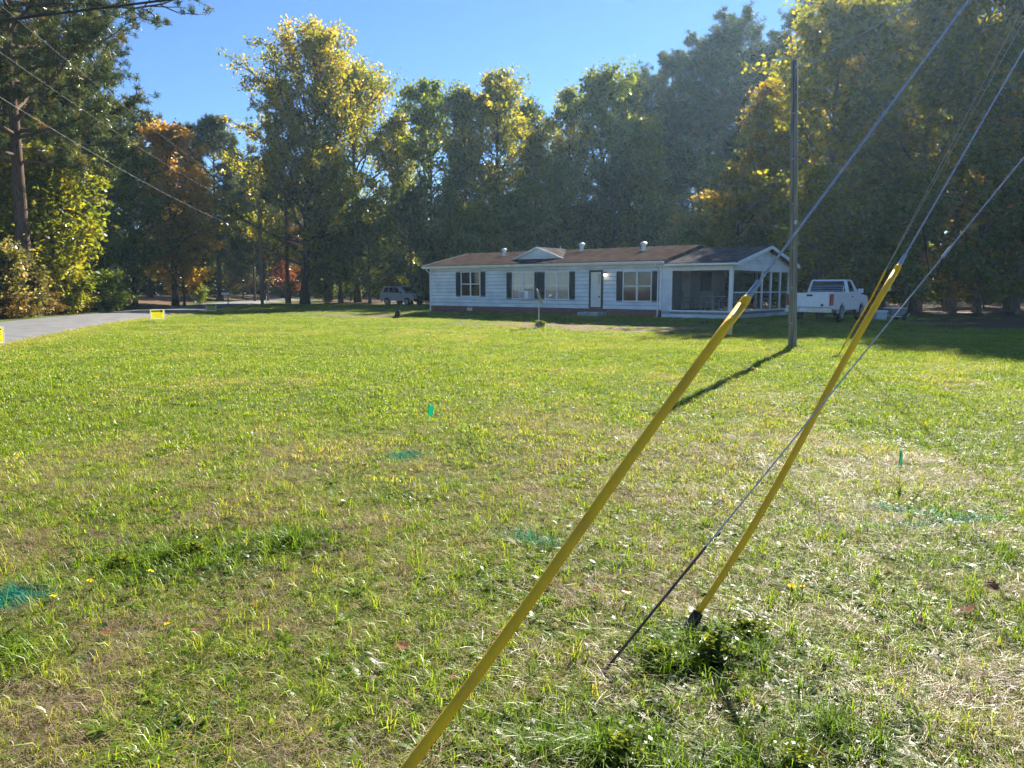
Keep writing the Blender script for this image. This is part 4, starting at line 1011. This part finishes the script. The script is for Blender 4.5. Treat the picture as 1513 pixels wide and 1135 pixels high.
LITTER = leaf_mat('fallen_leaf', [(0, (.16, .07, .04)), (.5, (.25, .12, .06)), (1, (.36, .22, .13))], trans=.25, attr='none', hue_var=.5)
def fallen_leaf(x, y, size, rz, label, tilt):
    o = thing('fallen_leaf', (x, y, gz(x, y) + .03), label, 'leaf', rz, 'fallen leaves on the lawn'); o.rotation_euler = (tilt, tilt * .6, rz)
    out_ = [(-.5, 0), (-.28, .16), (-.30, .36), (-.08, .26), (.05, .46), (.17, .25), (.36, .27), (.33, .10), (.55, 0), (.33, -.10), (.36, -.27), (.17, -.25), (.05, -.46), (-.08, -.26), (-.30, -.36), (-.28, -.16)]
    n = len(out_)
    z = lambda p: size * (.22 * abs(p[1]) + .12 * p[0] ** 2)
    vs_ = [(0, 0, 0)] + [(p[0] * size, p[1] * size, z(p)) for p in out_]
    b = MB().add(vs_, [(0, 1 + i, 1 + (i + 1) % n) for i in range(n)]).build('blade', LITTER, o)
    MB().tube([(-.5 * size, 0, .03 * size), (-.9 * size, .05 * size, .05 * size)], .0015, 4).build('stalk', LITTER, o)
rl = random.Random(5)
LVS = [(2.21, 3.53, .13, 'large curled brown leaf lying right of the weed clump'), (2.53, 3.83, .09, 'brown leaf lying beyond the large curled leaf'), (1.03, 2.39, .10, 'reddish brown leaf at the foot of the near lawn'),
       (.60, 3.79, .06, 'small brown leaf left of the weed clump')]
for (x, y, s_, lb) in LVS: fallen_leaf(x, y, s_, rl.uniform(0, 6), lb, rl.uniform(.2, .5))
for k in range(26):
    y = rl.uniform(2.2, 9); x = rl.uniform(-.62, .62) * y
    fallen_leaf(x, y, rl.uniform(.04, .075), rl.uniform(0, 6), 'small brown fallen leaf scattered in the lawn grass', rl.uniform(-.4, .5))
DAND = simple_mat('dandelion_yellow', (.88, .68, .015), .7, var=.1)
STEM = simple_mat('stem_green', (.12, .17, .04), .7, var=.2)
def dandelion_proto():
    o = thing('dandelion', (0, 0, 0), 'yellow dandelion flower standing in the lawn', 'flower', 0, 'dandelions in the lawn')
    MB().tube([(0, 0, -.01), (.004, 0, .04), (.006, .002, .075)], .0018, 5).build('stem', STEM, o)
    h = MB()
    for ring, (rr, zz, n) in enumerate(((.019, .004, 14), (.013, .009, 11), (.007, .012, 7))):
        for k in range(n):
            a = 2 * math.pi * (k + ring * .5) / n; c, s__ = math.cos(a), math.sin(a)
            h.add([(.006, .002, .073), (.006 + rr * .7 * c - .003 * s__, .002 + rr * .7 * s__ + .003 * c, .075 + zz * .8), (.006 + rr * c, .002 + rr * s__, .075 + zz), (.006 + rr * .7 * c + .003 * s__, .002 + rr * .7 * s__ - .003 * c, .075 + zz * .8)], [(0, 1, 2, 3)])
    h.build('flower_head', DAND, o); return o
dp = dandelion_proto(); first = True
spots = [(-1.97, 3.95), (-2.22, 3.85), (-2.30, 3.62), (1.42, 3.72), (1.52, 3.80), (-.86, 6.35), (-1.95, 6.7), (-2.9, 7.1), (-1.55, 3.3), (-1.1, 8.4), (.55, 5.9)]
for k in range(44):
    y = rl.uniform(6, 17); spots.append((rl.uniform(-.6, .55) * y, y))
for (x, y) in spots:
    o = dp if first else copy_tree(dp); first = False
    o.location = (x, y, gz(x, y)); o.rotation_euler = (rl.uniform(-.3, .3), rl.uniform(-.3, .3), rl.uniform(0, 6)); s_ = rl.uniform(.8, 1.25); o.scale = (s_, s_, s_)

# ------------------------------------------------------------------ grass
def grass_mat():
    m, t, out = new_mat('grass_blades'); L = t.links.new
    tone = t.nodes.new('ShaderNodeAttribute'); tone.attribute_name = 'tone'
    dry = t.nodes.new('ShaderNodeAttribute'); dry.attribute_name = 'dry'; dry.attribute_type = 'INSTANCER'
    pnt = t.nodes.new('ShaderNodeAttribute'); pnt.attribute_name = 'paint'; pnt.attribute_type = 'INSTANCER'
    ad = t.nodes.new('ShaderNodeMath'); ad.operation = 'ADD'; ad.use_clamp = True
    L(tone.outputs['Fac'], ad.inputs[0]); L(dry.outputs['Fac'], ad.inputs[1])
    cr = t.nodes.new('ShaderNodeValToRGB'); el = cr.color_ramp.elements
    st = [(0, (.055, .10, .014)), (.25, (.135, .24, .012)), (.50, (.28, .38, .014)), (.68, (.38, .36, .06)), (.82, (.38, .30, .15)), (1, (.31, .24, .17))]
    while len(el) < len(st): el.new(.5)
    for e, (p, c) in zip(el, st): e.position = p; e.color = lin(c)
    L(ad.outputs[0], cr.inputs[0])
    mp = t.nodes.new('ShaderNodeMix'); mp.data_type = 'RGBA'; mp.inputs[7].default_value = lin((.0, .20, .16))
    L(pnt.outputs['Fac'], mp.inputs[0]); L(cr.outputs[0], mp.inputs[6])
    d = t.nodes.new('ShaderNodeBsdfDiffuse'); L(mp.outputs[2], d.inputs[0])
    tr = t.nodes.new('ShaderNodeBsdfTranslucent'); mu = t.nodes.new('ShaderNodeMix'); mu.data_type = 'RGBA'; mu.blend_type = 'MULTIPLY'; mu.inputs[0].default_value = 1
    mu.inputs[7].default_value = lin((1.25, 1.2, .7)); L(mp.outputs[2], mu.inputs[6]); L(mu.outputs[2], tr.inputs[0])
    mx = t.nodes.new('ShaderNodeMixShader'); mx.inputs[0].default_value = .5; L(d.outputs[0], mx.inputs[1]); L(tr.outputs[0], mx.inputs[2])
    g = t.nodes.new('ShaderNodeBsdfGlossy'); g.inputs['Roughness'].default_value = .4
    m2 = t.nodes.new('ShaderNodeMixShader'); m2.inputs[0].default_value = .03; L(mx.outputs[0], m2.inputs[1]); L(g.outputs[0], m2.inputs[2])
    L(m2.outputs[0], out.inputs[0]); return m
GRASS = grass_mat()

def clump(seed, n, rad, h0, h1, wd, bend, tone_m, tone_s, flat=False):
    rng = np.random.default_rng(seed)
    a = rng.random(n) * 2 * math.pi; r = rad * np.sqrt(rng.random(n))
    base = np.stack([r * np.cos(a), r * np.sin(a), np.full(n, -.008)], 1)
    h = (h0 + (h1 - h0) * rng.random(n) ** 1.5)[:, None]
    az = rng.random(n) * 2 * math.pi; dirv = np.stack([np.cos(az), np.sin(az), 0 * az], 1); sd = np.stack([-np.sin(az), np.cos(az), 0 * az], 1)
    b = (bend * (.3 + rng.random(n)))[:, None]
    up = np.array([0, 0, 1.0])
    w_ = wd * (.6 + .8 * rng.random((n, 1)))
    if flat:
        z = .004 + .02 * rng.random((n, 1)); p0 = base + up * z; p1 = p0 + dirv * h * .5 + up * .008; p2 = p0 + dirv * h + up * (.012 * rng.normal(size=(n, 1)))
    else:
        p0 = base; p1 = base + up * h * .6 + dirv * h * b * .35; p2 = base + up * h * (1 - .35 * b) + dirv * h * b
    V = np.stack([p0 - sd * w_, p0 + sd * w_, p1 - sd * w_ * .75, p1 + sd * w_ * .75, p2 - sd * w_ * .1, p2 + sd * w_ * .1], 1).reshape(-1, 3)
    i = np.arange(n)[:, None] * 6
    F = np.concatenate([i + np.array([0, 1, 3, 2]), i + np.array([2, 3, 5, 4])], 0)
    tone = np.repeat(np.clip(tone_m + tone_s * rng.normal(size=n), 0, 1), 6)
    me = np_mesh('grass_clump', V, F, {'tone': tone}); me.materials.append(GRASS); return me
def rosette(seed):
    rng = np.random.default_rng(seed); V = []; F = []; T = []
    for k in range(9):
        a = k * 2.4 + rng.normal() * .2; L_ = .022 + .03 * rng.random(); el = .25 + .6 * rng.random(); wd = L_ * .17
        d = np.array([math.cos(a), math.sin(a), 0]); s_ = np.array([-math.sin(a), math.cos(a), 0]); o = len(V)
        for t, w_ in ((0, .15), (.35, .8), (.7, 1), (1, .1)):
            p = d * L_ * t + np.array([0, 0, .004 + L_ * (t * math.sin(el) - .35 * t * t)])
            V += [p - s_ * wd * w_, p + s_ * wd * w_]
        F += [(o, o + 1, o + 3, o + 2), (o + 2, o + 3, o + 5, o + 4), (o + 4, o + 5, o + 7, o + 6)]; T += [np.clip(.16 + rng.normal() * .07, 0, 1)] * 8
    me = np_mesh('weed_rosette', np.array(V), np.array(F), {'tone': T}); me.materials.append(GRASS); return me

gcol = bpy.data.collections.new('grass_kinds')
kinds = [clump(1, 18, .035, .018, .046, .0015, 1.0, .26, .14), clump(2, 16, .04, .02, .060, .0017, 1.1, .30, .16), clump(3, 20, .045, .014, .034, .0015, 1.3, .38, .18),
         clump(4, 16, .05, .04, .12, .0014, 1, .80, .12, True), rosette(5), clump(6, 10, .03, .06, .15, .0020, .9, .32, .14),
         clump(7, 110, .20, .018, .052, .0036, 1.0, .32, .17), clump(8, 110, .22, .018, .048, .0038, 1.0, .42, .19), clump(9, 13, .04, .025, .075, .0009, 1.5, .80, .15)]
for k, me in enumerate(kinds):
    gcol.objects.link(bpy.data.objects.new('grass_kind_%02d' % k, me))

WEEDY = ((.80, 3.25, .30), (.97, 3.14, .24), (.72, 3.05, .2), (.30, 2.42, .42), (.75, 2.35, .3), (1.15, 2.55, .3), (-2.0, 4.35, .6), (-1.4, 4.6, .35), (7.3, 19.6, .4), (7.45, 17.3, .45), (-2.3, 3.1, .3), (2.9, 4.4, .35))
def lawn_points():
    rng = np.random.default_rng(42)
    P, I, S, D, T = [], [], [], [], []
    for (y0, y1, dens, far) in ((.6, 3.2, 1750, 0), (3.2, 6, 1250, 0), (6, 10, 640, 0), (10, 16, 280, 0), (5, 7, 5, 1), (7, 9, 10, 1), (9, 12, 16, 1), (12, 16, 24, 1), (16, 26, 34, 1), (26, 42, 22, 1), (42, 75, 7, 1)):
        xm = .70 * y1 + 1.5; n = int(dens * (y1 - y0) * 2 * xm)
        x = rng.uniform(-xm, xm, n); y = rng.uniform(y0, y1, n)
        keep = np.abs(x) < .70 * y + 1.5
        u, v = house_uv(x, y); keep &= ~((u > -.2) & (u < 19.4) & (v > -.1) & (v < 8))
        keep &= road_dist(x, y) > 3.0
        li, di, stw = zones(x, y)
        keep &= rng.random(n) > np.maximum(li, di * .9)
        x, y, stw, di = x[keep], y[keep], stw[keep], di[keep]; n = len(x)
        n1 = fbm(x * .55 + 5, y * .55, 4); n2 = fbm(x * 2.3, y * 2.3 + 50, 3); n3 = fbm(x * .16 + 80, y * .16, 2)
        dryness = smooth01(.47, .72, n1 * .62 + n2 * .38 + .06 * smooth01(12, 3, y))
        for (cx, cy, r_) in ((.75, 6.7, 1.5), (.6, 8.9, 1.5), (-1.6, 5.4, .9), (3.9, 4.1, .7), (1.2, 7.6, 1.3)):
            dryness = np.maximum(dryness, .95 * np.exp(-((x - cx)**2 + (y - cy)**2 * .6) / r_**2) * smooth01(.25, .55, n2))
        dryness = np.clip(np.maximum(dryness, stw), 0, 1)
        bare = smooth01(.60, .75, n2) * .4
        k2 = rng.random(n) > bare * (0 if far else 1); x, y, dryness, n1, n2, n3 = x[k2], y[k2], dryness[k2], n1[k2], n2[k2], n3[k2]; n = len(x)
        q = rng.random(n)
        if far: idx_ = np.where(q < .55, 6, 7)
        else:
            pdry = .07 + .16 * smooth01(12, 3, y) + .40 * dryness; prs = .05 * (1 - dryness) + .05 * (n2 < .38)
            idx_ = np.where(q < pdry, np.where(rng.random(n) < .55, 3, 8), np.where(q < pdry + prs, 4, np.where(q < pdry + prs + .05, 5, np.where(rng.random(n) < .4, 0, np.where(rng.random(n) < .5, 1, 2)))))
        dv = dryness * .26 + (rng.random(n) - .5) * .18 + (n3 - .5) * .12
        dv = dv + (rng.random(n) < .05) * .2
        paint = np.zeros(n)
        for (cx, cy, ax, ay, ang, k_) in ((-1.01, 7.09, .17, .17, 0, 1.1), (.14, 4.67, .26, .08, -.75, .75), (3.06, 5.10, .48, .06, .28, .95), (2.80, 5.37, .22, .07, -.6, .8), (-2.62, 3.73, .22, .16, .4, 1.1), (2.3, 5.0, .5, .05, .1, .35)):
            dx_, dy_ = x - cx, y - cy; c, s_ = math.cos(ang), math.sin(ang); e = ((dx_ * c + dy_ * s_) / ax)**2 + ((-dx_ * s_ + dy_ * c) / ay)**2
            paint = np.maximum(paint, 1.35 * k_ * np.exp(-e ** 1.5 * 1.1) * (.6 + .5 * rng.random(n)))
        dv = dv * (1 - np.clip(paint, 0, 1))
        # dark weed clumps round the anchors
        for (cx, cy, r_) in WEEDY:
            near = (np.exp(-((x - cx)**2 + 1.5 * (y - cy)**2) / r_**2 * 1.3) * smooth01(.36, .56, n2) > rng.random(n) * .9) & (not far)
            idx_ = np.where(near, np.where(rng.random(n) < .5, 4, np.where(rng.random(n) < .5, 5, 1)), idx_); dv = np.where(near, -.14 + dv * .4, dv)
        S.append(rng.uniform(.75, 1.3, n) * np.where(idx_ == 4, rng.uniform(.7, 1.2, n), 1) * (1.0 if not far else 1.15))
        P.append(np.stack([x, y, ground_z(x, y)], 1)); I.append(idx_); D.append(dv); T.append(np.clip(paint, 0, 1))
    for (cx, cy, r_) in WEEDY:      # rank uncut weeds
        k = int(620 * r_ * r_ * 3.14); a = rng.random(k) * 6.2832; q = r_ * .55 * np.abs(rng.normal(size=k)); x = cx + q * np.cos(a) * 1.15; y = cy + q * np.sin(a) * .75; kk = fbm(x * 5, y * 5, 3) > .46; x, y, q = x[kk], y[kk], q[kk]; k = len(x)
        P.append(np.stack([x, y, ground_z(x, y)], 1)); I.append(np.where(rng.random(k) < .45, 4, np.where(rng.random(k) < .6, 5, 1))); S.append(rng.uniform(.7, 1.2, k) * np.clip(1.2 - .5 * q / r_, .5, 1.2)); D.append(rng.normal(size=k) * .06 - .17); T.append(np.zeros(k))
    P = np.concatenate(P); n = len(P)
    me = bpy.data.meshes.new('lawn_grass'); me.vertices.add(n); me.vertices.foreach_set('co', P.astype(np.float32).ravel())
    def at(nm, tp, data, field='value'):
        a = me.attributes.new(nm, tp, 'POINT'); a.data.foreach_set(field, data)
    at('kind_index', 'INT', np.concatenate(I).astype(np.int32)); at('size', 'FLOAT', np.concatenate(S).astype(np.float32))
    at('dry', 'FLOAT', np.concatenate(D).astype(np.float32)); at('paint', 'FLOAT', np.concatenate(T).astype(np.float32))
    rot = np.stack([rng.normal(size=n) * .12, rng.normal(size=n) * .12, rng.random(n) * 6.2832], 1)
    at('turn', 'FLOAT_VECTOR', rot.astype(np.float32).ravel(), 'vector')
    me.update()
    o = bpy.data.objects.new('lawn_grass', me); COL.objects.link(o)
    me.materials.append(GRASS)
    ng = bpy.data.node_groups.new('scatter_grass', 'GeometryNodeTree')
    ng.interface.new_socket('Geometry', in_out='INPUT', socket_type='NodeSocketGeometry'); ng.interface.new_socket('Geometry', in_out='OUTPUT', socket_type='NodeSocketGeometry')
    gi, go = ng.nodes.new('NodeGroupInput'), ng.nodes.new('NodeGroupOutput')
    ci = ng.nodes.new('GeometryNodeCollectionInfo'); ci.inputs['Collection'].default_value = gcol; ci.inputs['Separate Children'].default_value = True; ci.inputs['Reset Children'].default_value = True
    ip = ng.nodes.new('GeometryNodeInstanceOnPoints'); ip.inputs['Pick Instance'].default_value = True
    def na(nm, tp):
        a = ng.nodes.new('GeometryNodeInputNamedAttribute'); a.data_type = tp; a.inputs['Name'].default_value = nm; return a.outputs['Attribute']
    L = ng.links.new
    L(gi.outputs[0], ip.inputs['Points']); L(ci.outputs[0], ip.inputs['Instance']); L(na('kind_index', 'INT'), ip.inputs['Instance Index'])
    er = ng.nodes.new('FunctionNodeEulerToRotation'); L(na('turn', 'FLOAT_VECTOR'), er.inputs[0]); L(er.outputs[0], ip.inputs['Rotation']); L(na('size', 'FLOAT'), ip.inputs['Scale'])
    L(ip.outputs[0], go.inputs[0])
    mod = o.modifiers.new('scatter', 'NODES'); mod.node_group = ng
    tag(o, 'sunlit weedy grass of the lawn with dry patches and green paint marks', 'grass', kind='stuff')
    print('grass instances', n)
lawn_points()

# ------------------------------------------------------------------ thin haze added to brighten the dark woods, in place of lens glare
m, t, out = new_mat('haze')
pv = t.nodes.new('ShaderNodeVolumePrincipled'); pv.inputs['Color'].default_value = (.50, .76, 1.0, 1); pv.inputs['Density'].default_value = .00030; pv.inputs['Anisotropy'].default_value = .55
t.links.new(pv.outputs[0], out.inputs['Volume'])
hz = MB().box(-520, 520, -240, 660, -1.6, 36).build('haze', m); tag(hz, 'thin pale blue haze added to brighten the dark woods in place of lens glare', 'haze', kind='stuff')
